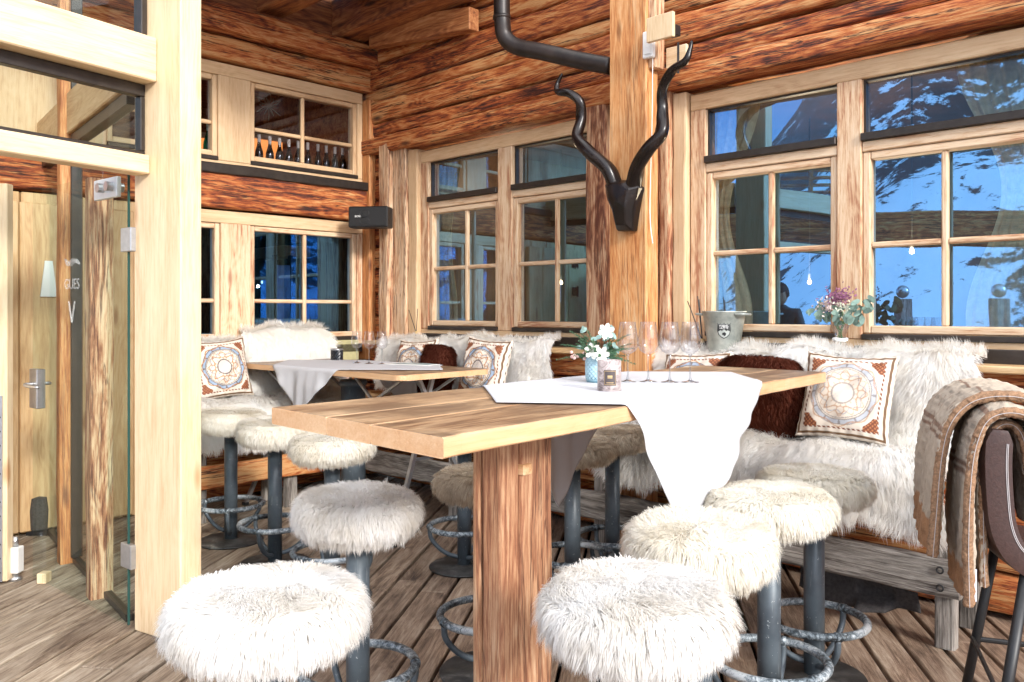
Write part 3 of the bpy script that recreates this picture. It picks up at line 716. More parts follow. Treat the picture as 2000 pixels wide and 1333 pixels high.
def bottle(fr, x, y, z0, h, mat, lab, group, capm):
    th = thing('wine_bottle', lab, 'bottle', fr, (x, y, z0), group); s = h / .33; r = .038 * s
    bm = nb(); lathe(bm, [(0, z0), (r, z0), (r, z0 + .15 * s), (r * .92, z0 + .18 * s), (r * .55, z0 + .225 * s), (.014 * s, z0 + .26 * s), (.0135 * s, z0 + .328 * s), (0, z0 + .33 * s)], 16, x, y); obj('glass_body', bm, mat, th, True)
    bm = nb(); lathe(bm, [(.0148 * s, z0 + .262 * s), (.0152 * s, z0 + .331 * s), (0, z0 + .332 * s)], 12, x, y); obj('capsule', bm, capm, th, True)
    return th, s, r
gb = plain('dark_bottle_glass', (.006, .008, .006), .12); gg = plain('green_bottle_glass', (.02, .14, .055), .12); cap_b = plain('pale_capsule', (.55, .5, .42), .5); cap_g = plain('mint_capsule', (.45, .6, .42), .5)
bx_ = [506, 527, 546, 564, 582, 601, 621, 637, 654, 669]; words = ['first', 'second', 'third', 'fourth', 'fifth', 'sixth', 'seventh', 'eighth', 'ninth', 'tenth']
for i, px in enumerate(bx_):
    bottle(LF, LF.sx(px, .26)[0], .26, 2.61, .30, gb, words[i] + ' dark wine bottle from the left on the upper window sill', 'dark bottles on the upper sill', cap_b)
for px, wd_ in ((431, 'right'), (407, 'left')):
    bottle(LF, LF.sx(px, .24)[0], .24, 2.60, .34, gg, wd_ + ' one of the two green wine bottles by the pale post', 'green bottles on the upper sill', cap_g)
bm = nb(); box(bm, -3.3, -.2, .17, .36, 2.575, 2.605); o = obj('bottle_shelf', bm, wood('panel', 'X')); at_frame(o, LF); tag(o, 'timber shelf carrying the row of bottles in the upper window', 'shelf')
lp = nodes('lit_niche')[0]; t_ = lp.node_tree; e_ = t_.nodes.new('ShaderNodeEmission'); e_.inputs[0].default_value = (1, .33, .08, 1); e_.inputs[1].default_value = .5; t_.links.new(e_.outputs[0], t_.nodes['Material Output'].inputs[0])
for (pa, pb, wd_) in ((494, 552, 'behind the dark bottles'), (394, 441, 'behind the green bottles')):
    xa_, za = LF.xz(pa, 270, 1.0); xb_, zb = LF.xz(pb, 310, 1.0)
    th = thing('lit_niche', 'orange glowing wall niche ' + wd_, 'niche', LF, (xa_, 1.0, zb))
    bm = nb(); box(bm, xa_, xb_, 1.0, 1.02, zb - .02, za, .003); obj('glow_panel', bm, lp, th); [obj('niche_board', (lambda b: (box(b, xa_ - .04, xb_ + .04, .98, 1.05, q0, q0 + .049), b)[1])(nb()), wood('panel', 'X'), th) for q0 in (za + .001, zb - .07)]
x, zz = LF.xz(525, 208, .5); th = thing('straw_star', 'spiky straw star hanging in the upper window', 'ornament', LF, (x, .5, zz)); bm = nb()
rnd = random.Random(3)
for k_ in range(12):
    a = k_ * math.pi / 6; r_ = .13 if k_ % 2 else .09
    for sgn in (-1, 1): tube(bm, [(x, .5, zz), (x + r_ * .55 * math.cos(a + .16 * sgn), .5 + .02 * sgn, zz + r_ * .55 * math.sin(a + .16 * sgn)), (x + r_ * math.cos(a), .5, zz + r_ * math.sin(a))], .004, 5)
obj('star', bm, plain('straw', (.35, .33, .22), .7), th)
bm = nb(); tube(bm, [(x, .5, zz + .1), (x, .5, 3.58)], .002, 5); obj('thread', bm, M['black'], th)
# lower room: shelf with bottles, dark cupboard, fridge
xa_, za = LF.xz(560, 500, .9); xb_, zb = LF.xz(655, 498, .9)
th = thing('display_cupboard', 'black wine cupboard with glass doors and a pale timber top behind the lower window', 'cupboard', LF, (xa_, .9, .1))
bm = nb(); box(bm, xa_ + .1, xb_ + .2, .95, 1.5, .11, zb - .05, .01); obj('carcass', bm, M['black'], th)
bm = nb(); box(bm, xa_ - .05, xb_ + .1, .85, 1.5, zb - .049, zb + .06, .006); obj('timber_top', bm, wood('spruce', 'X'), th)
for i in range(6):
    bm = nb(); box(bm, xa_ + .52, xa_ + .60, .93, .949, .9 + i * .15, 1.0 + i * .15, .003); obj('bottle_window', bm, plain('niche_%d' % i, ((.3, .06, .03), (.35, .3, .22))[i % 2], .4), th)
bm = nb(); tube(bm, [(xa_ + .42, .93, 1.1), (xa_ + .42, .93, 1.75)], .008, 8); obj('door_handle', bm, M['steel'], th)
for i, px in enumerate((580, 600, 616)):
    t3, s_, r_ = bottle(LF, LF.sx(px, 1.0)[0], 1.0, zb + .06, .34, gb, ('leftmost', 'middle', 'rightmost')[i] + ' of the three labelled bottles on the cupboard top', 'bottles on the cupboard', M['black'])
    x = LF.sx(px, 1.0)[0]; bm = nb(); lathe(bm, [(r_ * 1.02, zb + .10), (r_ * 1.02, zb + .17)], 16, x, 1.0); obj('paper_label', bm, M['white'], t3, True)
th = thing('menu_stand', 'upright glass menu board with blue sheets behind the lower window', 'board', LF, (LF.sx(555, .6)[0], .6, .1))
a, b = LF.sx(540, .6)[0], LF.sx(567, .6)[0]
bm = nb(); box(bm, a, b, .6, .63, 1.05, 1.86, .004); obj('blue_sheet', bm, plain('blue_sheet', (.04, .12, .35), .4, 0, .5, 6), th)
bm = nb(); box(bm, a - .02, a - .001, .59, .64, .1, 1.95); box(bm, b + .001, b + .02, .59, .64, .1, 1.95); box(bm, a, b, .59, .64, 1.3, 1.33); obj('stand_frame', bm, M['black'], th)

# ------------------------------------------------------------------ roof near the corner
rf = thing('roof_overhang', 'dark orange timber roof underside with beams above the corner', 'roof', LF, (0, 0, 4.12))
for j in range(14):
    bm = nb(); box(bm, -4.6, .15, -.165 * (j + 1), -.165 * j - .004, 4.125, 4.15, .004); obj('ceiling_board', bm, wood('ceil', 'X'), rf)
for (a, b, z0, l) in ((-.40, -.14, 3.78, 1.5), (-1.10, -.86, 3.84, 2.3), (-1.95, -1.72, 3.9, 2.3), (-2.9, -2.68, 3.9, 2.3)):
    bm = nb(); rough(bm, 1, a, b, -l, .035, z0, 4.12, int(-a * 9), .006, .2, .015); obj('beam', bm, wood('ceil', 'Y'), rf)
# sloping timber on the right wall under the roof
x0_, z0_ = RF.xz(735, 97, -.12); x1_, z1_ = RF.xz(932, 62, -.12)
t1 = thing('sloping_timber', 'short sloping orange timber fixed to the log wall beside the corner', 'beam', RF, (x0_, -.12, z0_)); bm = nb()
pts = [(x0_, z0_), (x1_, z1_), (x1_, z1_ + .17), (x0_, z0_ + .22)]
vs = [[bm.verts.new((x, y, zz)) for (x, zz) in pts] for y in (-.20, -.10)]
bm.faces.new(vs[0]); bm.faces.new(vs[1][::-1])
for i in range(4): bm.faces.new((vs[0][i], vs[0][(i + 1) % 4], vs[1][(i + 1) % 4], vs[1][i]))
bmesh.ops.bevel(bm, geom=bm.edges[:], offset=.006, segments=1, affect='EDGES'); obj('timber', bm, wood('ceil', 'X'), t1)

# ------------------------------------------------------------------ centre post with horns, pipe, bracket, switch
PO = Frame(RF.w(0, 0)[:2], RF.a)
pc, _ = RF.sx(1190, -.33); pd, _ = RF.sx(1262, -.33)
post = thing('timber_post', 'broad orange timber post in front of the log wall between the windows', 'post', RF, ((pc + pd) / 2, -.26, 0))
bm = nb(); box(bm, pc, pd, -.33, -.205, .0, 4.6, .006); obj('shaft', bm, wood('larch', 'Z'), post)
# antelope horns
hx, hz = RF.xz(1219, 400, -.40)
hs = thing('horn_trophy', 'dark polished wooden skull mask with two tall twisted horns on the orange post', 'trophy', RF, (hx, -.33, hz))
sk = [(1187, 362), (1200, 353), (1236, 353), (1253, 366), (1243, 410), (1238, 452), (1207, 452), (1203, 415), (1191, 390)]
bm = nb(); lay = []
for (y, s_) in ((-.332, 1.0), (-.40, 1.0), (-.445, .62)):
    row = []
    for (px, py) in sk:
        x, zz = RF.xz(px, py, -.37); cx_, cz_ = RF.xz(1221, 395, -.37)
        row.append(bm.verts.new((cx_ + (x - cx_) * s_, y + (.02 if py > 430 and y < -.39 else 0), cz_ + (zz - cz_) * (s_ if s_ == 1 else .8))))
    lay.append(row)
n_ = len(sk)
for A, B in zip(lay, lay[1:]):
    for i in range(n_): bm.faces.new((A[i], A[(i + 1) % n_], B[(i + 1) % n_], B[i]))
bm.faces.new(lay[0][::-1]); c_ = bm.verts.new(sum((v.co for v in lay[2]), Vector()) / n_ + Vector((0, -.012, 0)))
for i in range(n_): bm.faces.new((lay[2][i], lay[2][(i + 1) % n_], c_))
bmesh.ops.bevel(bm, geom=bm.edges[:], offset=.006, segments=1, affect='EDGES')
obj('skull', bm, M['horn'], hs)
def horn(pts, name, lab):
    P3 = []
    for i, (px, py, y) in enumerate(pts):
        x, zz = RF.xz(px, py, y); P3.append(Vector((x, y, zz)))
    P3 = smooth_path(P3, 8); n = len(P3); bm = nb(); rings = []; up = Vector((1, 0, 0))
    for i, p in enumerate(P3):
        t = (P3[min(i + 1, n - 1)] - P3[max(i - 1, 0)]).normalized(); u = (up - t * up.dot(t)).normalized(); v = t.cross(u); up = u
        f = i / (n - 1); r0 = .040 * (1 - f) ** .65 + .005; ring = []
        for k_ in range(18):
            a = 2 * math.pi * k_ / 18; tw = f * 9.0
            rr = r0 * (1 + .32 * math.exp(-((((a - tw + math.pi) % (2 * math.pi)) - math.pi) / .42) ** 2) - .05 * math.cos(2 * (a - tw)))
            ring.append(bm.verts.new(p + (u * math.cos(a) + v * math.sin(a)) * rr))
        rings.append(ring)
    for A, B in zip(rings, rings[1:]):
        for k_ in range(18): bm.faces.new((A[k_], A[(k_ + 1) % 18], B[(k_ + 1) % 18], B[k_]))
    bm.faces.new(rings[0][::-1]); bm.faces.new(rings[-1]); obj(name, bm, M['horn'], hs, True, lab)
horn([(1203, 372, -.38), (1185, 330, -.42), (1150, 297, -.46), (1128, 268, -.44), (1136, 232, -.40), (1133, 200, -.42), (1112, 183, -.46), (1090, 180, -.48), (1088, 165, -.47), (1098, 144, -.46)], 'horn', 'left horn')
horn([(1234, 370, -.38), (1243, 330, -.42), (1266, 292, -.46), (1294, 258, -.44), (1294, 215, -.40), (1294, 175, -.42), (1310, 140, -.46), (1338, 120, -.48), (1347, 100, -.47), (1352, 80, -.46)], 'horn', 'right horn')
# rain pipe
bm = nb(); P_ = []
for (px, py, y) in ((979, -120, -.50), (980, 0, -.50), (981, 40, -.50), (986, 72, -.48), (1010, 92, -.44), (1060, 102, -.38), (1130, 118, -.30), (1195, 130, -.24)):
    x, zz = RF.xz(px, py, y); P_.append((x, y, zz))
pp = thing('rain_pipe', 'dark copper downpipe bending down from the eaves and behind the orange post', 'pipe', RF, P_[3])
tube(bm, smooth_path(P_, 6), .055, 18); obj('pipe', bm, M['pipe'], pp, True)
bm = nb(); x, zz = RF.xz(980, 35, -.5); tube(bm, [(x, -.5, zz - .012), (x, -.5, zz + .012)], .06, 18); obj('pipe_joint', bm, M['pipe'], pp, True)
# bracket
x0_, z0_ = RF.xz(1264, 85, -.42); x1_, z1_ = RF.xz(1316, 22, -.42)
br = thing('lamp_bracket', 'pale timber bracket box of boards high on the side of the orange post', 'bracket', RF, (x0_, -.3, z0_))
bm = nb(); box(bm, x0_, x1_, -.43, -.405, z0_, z1_, .003); obj('front_board', bm, wood('spruce', 'Z'), br)
bm = nb(); box(bm, x0_ - .02, x1_ - .06, -.20, -.175, z0_ - .10, z1_ - .12, .003); obj('back_board', bm, wood('spruce', 'X'), br)
bm = nb(); box(bm, x1_ - .07, x1_ - .012, -.404, -.33, z1_ - .12, z1_ - .06, .003); obj('black_shelf', bm, M['black'], br)
bm = nb(); tube(bm, [(x0_ + .1, -.25, z0_ + .02), (x0_ + .1, -.25, z0_ - .16)], .007, 6); obj('black_rod', bm, M['black'], br)
bm = nb(); box(bm, pd, pd + .05, -.31, -.21, 2.9, 4.6, .004); o_ = obj('side_board', bm, wood('jamb', 'Z'), post)
x, zz = RF.xz(1276, 118, -.28); sw = thing('switch_box', 'small white switch box with a cable below the timber bracket', 'switch', RF, (x, -.28, zz))
bm = nb(); box(bm, x - .035, x + .04, -.345, -.311, zz, zz + .16, .006); obj('casing', bm, M['white'], sw)
bm = nb(); box(bm, x - .015, x + .03, -.350, -.3452, zz + .02, zz + .07, .003); obj('rocker', bm, M['white'], sw)
bm = nb(); tube(bm, smooth_path([(x + .02, -.315, zz), (x + .015, -.315, zz - .4), (x + .0, -.315, zz - .9), (x + .02, -.315, zz - 1.1)], 5), .0025, 6); obj('cable', bm, M['white'], sw)
# loudspeaker in the corner
sp0, spz = RF.xz(722, 447, -.35)
a3 = atz(680, 445, 7.0); b3 = atz(757, 443, 6.95); fr_s = Frame((a3.x, a3.y), math.atan2(b3.y - a3.y, b3.x - a3.x)); L_ = (b3 - a3).length
sk_ = thing('loudspeaker', 'black box loudspeaker mounted in the corner of the two log walls', 'speaker', fr_s, (L_ / 2, 0, a3.z))
bm = nb(); h_ = .175; v_ = box(bm, 0, L_, 0, .16, a3.z, a3.z + h_, .01); obj('cabinet', bm, M['black'], sk_)
bm = nb(); box(bm, .012, L_ - .012, -.006, -.0005, a3.z + .012, a3.z + h_ - .012, .002); obj('grille', bm, M['grille'], sk_)
for (cx_, r_) in ((L_ * .42, .05),):
    for dz in (.055, .115):
        bm = nb(); pts = [(cx_ + r_ * .8 * math.cos(q * math.pi / 12), -.0075, a3.z + dz + r_ * .55 * math.sin(q * math.pi / 12)) for q in range(24)]; tube(bm, pts, .0018, 6, closed=True); obj('driver_outline', bm, M['black'], sk_)
text_mesh('BOSE', .022, M['white'], 'lettering', sk_, Matrix.Translation((.085, -.0075, a3.z + h_ * .52)) @ Matrix.Rotation(R(90), 4, 'X'))
bm = nb(); box(bm, L_ * .4, L_ * .6, .161, .33, a3.z + .06, a3.z + .12, .005); obj('mounting_bracket', bm, M['black'], sk_)

# ------------------------------------------------------------------ entrance glazing on the left
pl = Vector((-1.70, 3.76)); dF = Vector((.53, .848)).normalized()
FS = Frame((pl.x, pl.y), math.atan2(dF.y, dF.x))                    # x runs away from the camera along the front screen; room side is y < 0
a_ = gnd(262, 1232); FS = Frame((a_.x, a_.y), math.atan2(dF.y, dF.x))
lp_ = thing('timber_post', 'thick pale planed timber post at the entrance, the nearest post', 'post', FS, (.05, -.16, 0))
bm = nb(); box(bm, 0, .11, -.33, 0, 0.0, 4.4, .006); obj('shaft', bm, wood('spruce', 'Z'), lp_)
bmz = thing('entrance_screen', 'pale timber beams with dark-framed glazing above the glass door', 'screen', FS, (-1.6, -.03, 0))
for (z0, z1, y0, y1, nm) in ((2.465, 2.66, -.17, -.02, 'beam'), (2.06, 2.145, -.12, -.02, 'transom')):
    bm = nb(); box(bm, -1.9, -.001, y0, y1, z0, z1, .006); obj(nm, bm, wood('spruce', 'X'), bmz)
bm = nb(); box(bm, -1.9, -.002, -.085, -.04, 2.41, 2.463, .003); obj('top_rail', bm, M['dark_metal'], bmz)
bm = nb(); box(bm, -1.9, -.002, -.085, -.04, 2.147, 2.165, .003); obj('bottom_rail', bm, M['dark_metal'], bmz)
bm = nb(); box(bm, -.024, -.002, -.085, -.04, 2.166, 2.409, .003); obj('side_rail', bm, M['dark_metal'], bmz)
bm = nb(); box(bm, -1.9, -.025, -.064, -.058, 2.167, 2.408); obj('pane', bm, M['door_glass'], bmz)
bm = nb(); box(bm, -.03, -.002, -.1, -.04, 2.662, 4.3, .003); obj('upper_rail', bm, M['dark_metal'], bmz)
bm = nb(); box(bm, -1.9, -.031, -.064, -.058, 2.662, 4.3); obj('pane', bm, M['door_glass'], bmz)
# side screen going back to the log wall
s0 = Vector((a_.x - .03, a_.y + .06)); s1 = gnd(85, 1029); dS = (Vector((s1.x, s1.y)) - s0).normalized()
SS = Frame((s0.x, s0.y), math.atan2(dS.y, dS.x))
ss = thing('side_screen', 'glazed timber side screen between the entrance and the terrace', 'screen', SS, (0.9, 0, 0))
xA = SS.sx(145, 0)[0]; xC = SS.sx(206, 0)[0]; xA0, xA1 = xA - .05, xA + .05; xC0, xC1 = xC - .05, xC + .06
for (x0, x1, z1, kd, sd) in ((xA0, xA1, 4.2, 'larch', 2), (xC0, xC1, 2.12, 'jamb', 5), (2.31, 2.41, 4.2, 'larch', 8)):
    bm = nb(); rough(bm, 2, x0, x1, -.03, .085, 0, z1, sd, .004, .15, .012); obj('upright', bm, wood(kd, 'Z'), ss)
for (x0, x1) in ((.06, xC0 - .002), (xC1 + .002, xA0 - .002), (xA1 + .002, 2.3)):
    bm = nb(); box(bm, x0, x1, -.02, .02, .002, .035, .003); obj('floor_rail', bm, M['dark_metal'], ss)
    bm = nb(); box(bm, x0, x1, -.003, .003, .036, 2.40); obj('pane', bm, M['door_glass'], ss)
bm = nb(); box(bm, .0, xA0 - .002, -.05, .05, 2.465, 2.70, .006); obj('beam', bm, wood('panel', 'X'), ss)
bm = nb(); box(bm, .0, xA0 - .002, -.03, .03, 2.40, 2.463, .003); obj('head_rail', bm, M['dark_metal'], ss)
bm = nb(); box(bm, xA1 + .002, 2.4, -.05, .05, 2.465, 2.70, .006); obj('beam', bm, wood('panel', 'X'), ss)
bm = nb(); box(bm, xA1 + .002, 2.4, -.03, .03, 2.40, 2.463, .003); obj('head_rail', bm, M['dark_metal'], ss)
bm = nb(); box(bm, xA0 - .026, xA0 - .003, -.03, .03, .036, 2.399, .003); obj('upright_rail', bm, M['dark_metal'], ss)
bm = nb(); box(bm, xA0 - .026, xA0 - .003, -.03, .03, 2.701, 4.2, .003); obj('upright_rail', bm, M['dark_metal'], ss)
# glass door leaf standing open
d0 = gnd(252, 1221, .02); d1 = gnd(66, 1125, .02); dD = Vector((d1.x - d0.x, d1.y - d0.y)); LD = dD.length
GD = Frame((d0.x, d0.y), math.atan2(dD.y, dD.x))
gd = thing('glass_door', 'frameless clear glass door leaf standing open beside the pale post', 'door', GD, (0, 0, .02))
bm = nb(); box(bm, 0.006, LD, -.005, .005, .02, 2.10); obj('pane', bm, M['door_glass'], gd)
bm = nb(); box(bm, 0, .006, -.005, .005, .02, 2.10); obj('glass_edge', bm, M['glass_edge'], gd)
for zz in (.28, 1.72):
    bm = nb(); box(bm, -.045, .055, -.014, .014, zz, zz + .11, .003); obj('hinge_plate', bm, M['alu'], gd)
bm = nb(); box(bm, .10, .34, -.011, .011, 1.98, 2.075, .003); obj('patch_fitting', bm, plain('frosted_plate', (.7, .75, .78), .35, .3), gd)
for xx in (.15, .24):
    bm = nb(); tube(bm, [(xx, -.04, 2.03), (xx, .04, 2.03)], .022, 18); obj('knob', bm, M['steel'], gd)
bm = nb(); box(bm, LD - .10, LD + .005, -.022, .022, .93, 1.14, .004); obj('lock_case', bm, M['steel'], gd)
bm = nb(); tube(bm, smooth_path([(LD - .05, .02, 1.06), (LD - .05, .06, 1.06), (LD - .10, .068, 1.055), (LD - .24, .068, 1.055)], 4), .009, 10); obj('lever_handle', bm, M['steel'], gd, True)
bm = nb(); tube(bm, smooth_path([(LD - .05, -.02, 1.06), (LD - .05, -.06, 1.06), (LD - .0, -.068, 1.055), (LD + .18, -.068, 1.05)], 4), .009, 10); obj('lever_handle', bm, M['steel'], gd, True)
fro, ft_, fo_ = nodes('frosted_lettering'); fd_ = ft_.nodes.new('ShaderNodeBsdfDiffuse'); fd_.inputs[0].default_value = (.85, .85, .83, 1); fp_ = ft_.nodes.new('ShaderNodeBsdfTransparent'); fm_ = ft_.nodes.new('ShaderNodeMixShader'); fm_.inputs[0].default_value = .22
ft_.links.new(fp_.outputs[0], fm_.inputs[1]); ft_.links.new(fd_.outputs[0], fm_.inputs[2]); ft_.links.new(fm_.outputs[0], fo_.inputs[0])
tx = lambda px: GD.sx(px, 0)[0]; xg = tx(143); zg = GD.xz(143, 556, 0)[1]
MX = Matrix.Translation((xg, .0068, zg)) @ Matrix(((-1, 0, 0, 0), (0, 0, 1, 0), (0, 1, 0, 0), (0, 0, 0, 1)))
text_mesh('GUES', .075, fro, 'etched_lettering', gd, MX, .0005)
bm = nb()
for (p_, q_) in (((.035, -.085), (0, -.19)), ((-.035, -.085), (0, -.19))): tube(bm, [(xg + p_[0], .007, zg + p_[1]), (xg + q_[0], .007, zg + q_[1])], .004, 4)
obj('etched_mark', bm, fro, gd)
bm = nb(); tube(bm, smooth_path([(xg - .09, .007, zg + .10), (xg - .03, .007, zg + .12), (xg + .03, .007, zg + .10), (xg + .08, .007, zg + .13)], 5), [.004 + .009 * math.sin(i * math.pi / 15) for i in range(16)], 4); obj('etched_mark', bm, fro, gd)
# open door edge at the left picture border
p_ = gnd(20, 1137); OD = Frame((p_.x, p_.y), 0)
od = thing('timber_door', 'edge of an open pale timber door with a perforated metal strip, at the left picture border', 'door', OD, (-.3, 0, 0))
bm = nb(); box(bm, -.85, 0, -.03, .03, .01, 2.13, .005); obj('leaf', bm, wood('spruce', 'Z'), od)
bm = nb(); box(bm, -.16, -.022, -.036, -.0305, .01, 1.0, .001); obj('metal_strip', bm, M['alu'], od)
for i in range(12):
    bm = nb(); tube(bm, [(-.035, -.0362, .06 + i * .075), (-.035, -.0378, .06 + i * .075)], .006, 8); obj('screw', bm, M['black'], od)
q_ = gnd(30, 1133); fb = thing('floor_bolt', 'steel floor bolt standing on the deck inside the entrance', 'bolt', WORLD, (q_.x, q_.y, 0))
bm = nb(); lathe(bm, [(0, .0), (.034, 0), (.034, .018), (.020, .02), (.020, .04), (0, .04)], 16, q_.x, q_.y); obj('foot', bm, M['steel'], fb, True)
bm = nb(); box(bm, q_.x - .03, q_.x + .03, q_.y - .03, q_.y + .03, .041, .18, .004); obj('housing', bm, M['white'], fb)
bm = nb(); tube(bm, [(q_.x, q_.y, .181), (q_.x, q_.y, .235)], .016, 12); obj('pin', bm, M['steel'], fb, True)
q_ = gnd(88, 1138); wb = obj('wooden_wedge', nb(), wood('spruce', 'Z'))
bm = nb(); box(bm, q_.x - .03, q_.x + .02, q_.y - .03, q_.y + .03, .0, .055, .004); bm.to_mesh(wb.data); bm.free(); tag(wb, 'small pale wooden block on the deck by the open glass door', 'block')
x, zz = LF.xz(95, 580, -.13); x1_, z1_ = LF.xz(95, 510, -.13)
bm = nb(); v0 = [bm.verts.new(q) for q in ((x - .05, -.135, zz), (x + .05, -.135, zz), (x + .022, -.135, z1_), (x - .022, -.135, z1_))]; f_ = bm.faces.new(v0)
r_ = bmesh.ops.extrude_face_region(bm, geom=[f_]); bmesh.ops.translate(bm, vec=(0, .012, 0), verts=[g for g in r_['geom'] if isinstance(g, bmesh.types.BMVert)])
o = obj('door_sign', bm, M['white']); at_frame(o, LF); tag(o, 'tall white tapering plaque on the pale entrance door', 'sign')
x, zz = SS.xz(73, 1000, .25)
q_ = gnd(76, 1045); br_ = thing('boot_scraper', 'dark bristle boot brush standing on the floor beyond the glass', 'brush', WORLD, (q_.x, q_.y, 0))
bm = nb(); box(bm, q_.x - .07, q_.x + .07, q_.y - .03, q_.y + .03, 0, .04, .004); obj('base', bm, M['black'], br_)
rnd = random.Random(2)
vs_ = []
bm = nb()
lathe(bm, [(0, .04), (.05, .04), (.055, .16), (.045, .24), (0, .25)], 14, q_.x, q_.y); obj('bristle_roll', bm, plain('dark_bristle', (.06, .055, .05), .9, 0, .3, 90, .5), br_)

# ------------------------------------------------------------------ bar stools
def stool_parts(root, seat_me, mat, tilt=0):
    s = link_mesh('fur_cushion', seat_me, mat, root); s.location = (0, 0, .765)
    bm = nb(); tube(bm, [(0, 0, .012), (0, 0, .72)], .040, 28); obj('pole', bm, M['pole'], root, True)
    bm = nb(); lathe(bm, [(0, .70), (.10, .70), (.11, .712), (0, .715)], 24); obj('seat_plate', bm, M['black'], root, True)
    bm = nb(); tube(bm, [(.196 * math.cos(a * math.pi / 24), .196 * math.sin(a * math.pi / 24), .235) for a in range(48)], .0155, 12, closed=True); obj('foot_ring', bm, M['ring'], root, True)
    for k in range(3):
        a = k * 2 * math.pi / 3 + .5; c, s_ = math.cos(a), math.sin(a)
        bm = nb(); tube(bm, smooth_path([(.196 * c, .196 * s_, .222), (.188 * c, .188 * s_, .17), (.14 * c, .14 * s_, .11), (.085 * c, .085 * s_, .075), (.036 * c, .036 * s_, .062)], 5), .0125, 10); obj('brace', bm, M['pole'], root, True)
        bm = nb(); tube(bm, [(.196 * math.cos(a - .06), .196 * math.sin(a - .06), .235), (.196 * math.cos(a + .06), .196 * math.sin(a + .06), .235)], .0185, 12); obj('ring_clamp', bm, M['ring'], root, True)
    bm = nb(); lathe(bm, [(0, .002), (.198, .002), (.20, .008), (.195, .014), (.05, .017), (.045, .022), (0, .022)], 44); obj('base_plate', bm, M['base'], root, True)
fv = {'A': seat_fur(1, n=34000, L=.050, W=.0012, clump=.55, wild=.2), 'B': seat_fur(7, n=30000, L=.052, W=.0012, clump=.7, wild=.28, sweep=(-.3, .5)), 'C': seat_fur(13, n=22000, L=.040, W=.0014, clump=.4, wild=.2),
      'D': seat_fur(21, n=32000, L=.050, W=.0012, clump=.65, wild=.24, sweep=(-.4, .2))}
SG = 'fur-topped bar stools around the high tables'
stools = [  # px of pole, px per metre, cushion, fur, label
 (522, 857, 'A', 'furw', 'largest bright white fluffy stool in the left foreground'),
 (699, 570, 'B', 'furw', 'white shaggy stool with a greyish crown, second from the front at the left table end'),
 (1240, 855, 'D', 'furw', 'bright white shaggy stool in the right foreground beside the table leg'),
 (1364, 665, 'D', 'fur', 'cream shaggy stool directly behind the right foreground stool'),
 (1502, 560, 'C', 'fur', 'cream stool third in the row on the right side of the table'),
 (1590, 494, 'D', 'fur', 'pale stool nearest the long bench, last of the row on the right side'),
 (1118, 392, 'C', 'furt', 'taupe-tipped cream stool behind the table just left of the hanging cloth'),
 (1196, 362, 'C', 'furt', 'brown-tipped stool behind the table, half hidden by the tablecloth'),
 (955, 487, 'C', 'furt', 'stool with taupe crown behind the table leg, its pole hidden by the leg'),
 (907, 345, 'C', 'fur', 'stool behind the table whose seat is hidden above its black pole'),
 (451, 310, 'C', 'fur', 'farthest left cream stool beside the pale post'),
 (537, 341, 'C', 'fur', 'cream stool second from the pale post at the far table'),
 (649, 385, 'C', 'fur', 'cream stool under the left corner of the big table')]
first = {}
for i, (px, ppm, var, mat, lab) in enumerate(stools):
    Z = F_PX / ppm; X = (px - 1000) / F_PX * Z
    if not first:
        st = thing('bar_stool', lab, 'stool', WORLD, (X, Z, 0), SG); OFF[st.name] = Vector((0, 0, 0))
        stool_parts(st, fv[var], M[mat]); first['o'] = st
    else:
        st = dup(first['o'], Vector((X, Z, 0)), i * 1.7, lab, SG)
        for ch in st.children:
            if ch.name.startswith('fur_cushion'):
                me = fv[var]; key = var + mat
                if key not in first:
                    m2 = me.copy(); m2.materials.clear(); m2.materials.append(M[mat]); first[key] = m2
                ch.data = first[key]; ch.scale = (1 + .03 * math.sin(i * 5), 1 + .03 * math.cos(i * 3), 1 + .1 * math.sin(i * 7)); ch.rotation_euler = (.03 * math.sin(i * 3), .03 * math.cos(i * 4), 0)

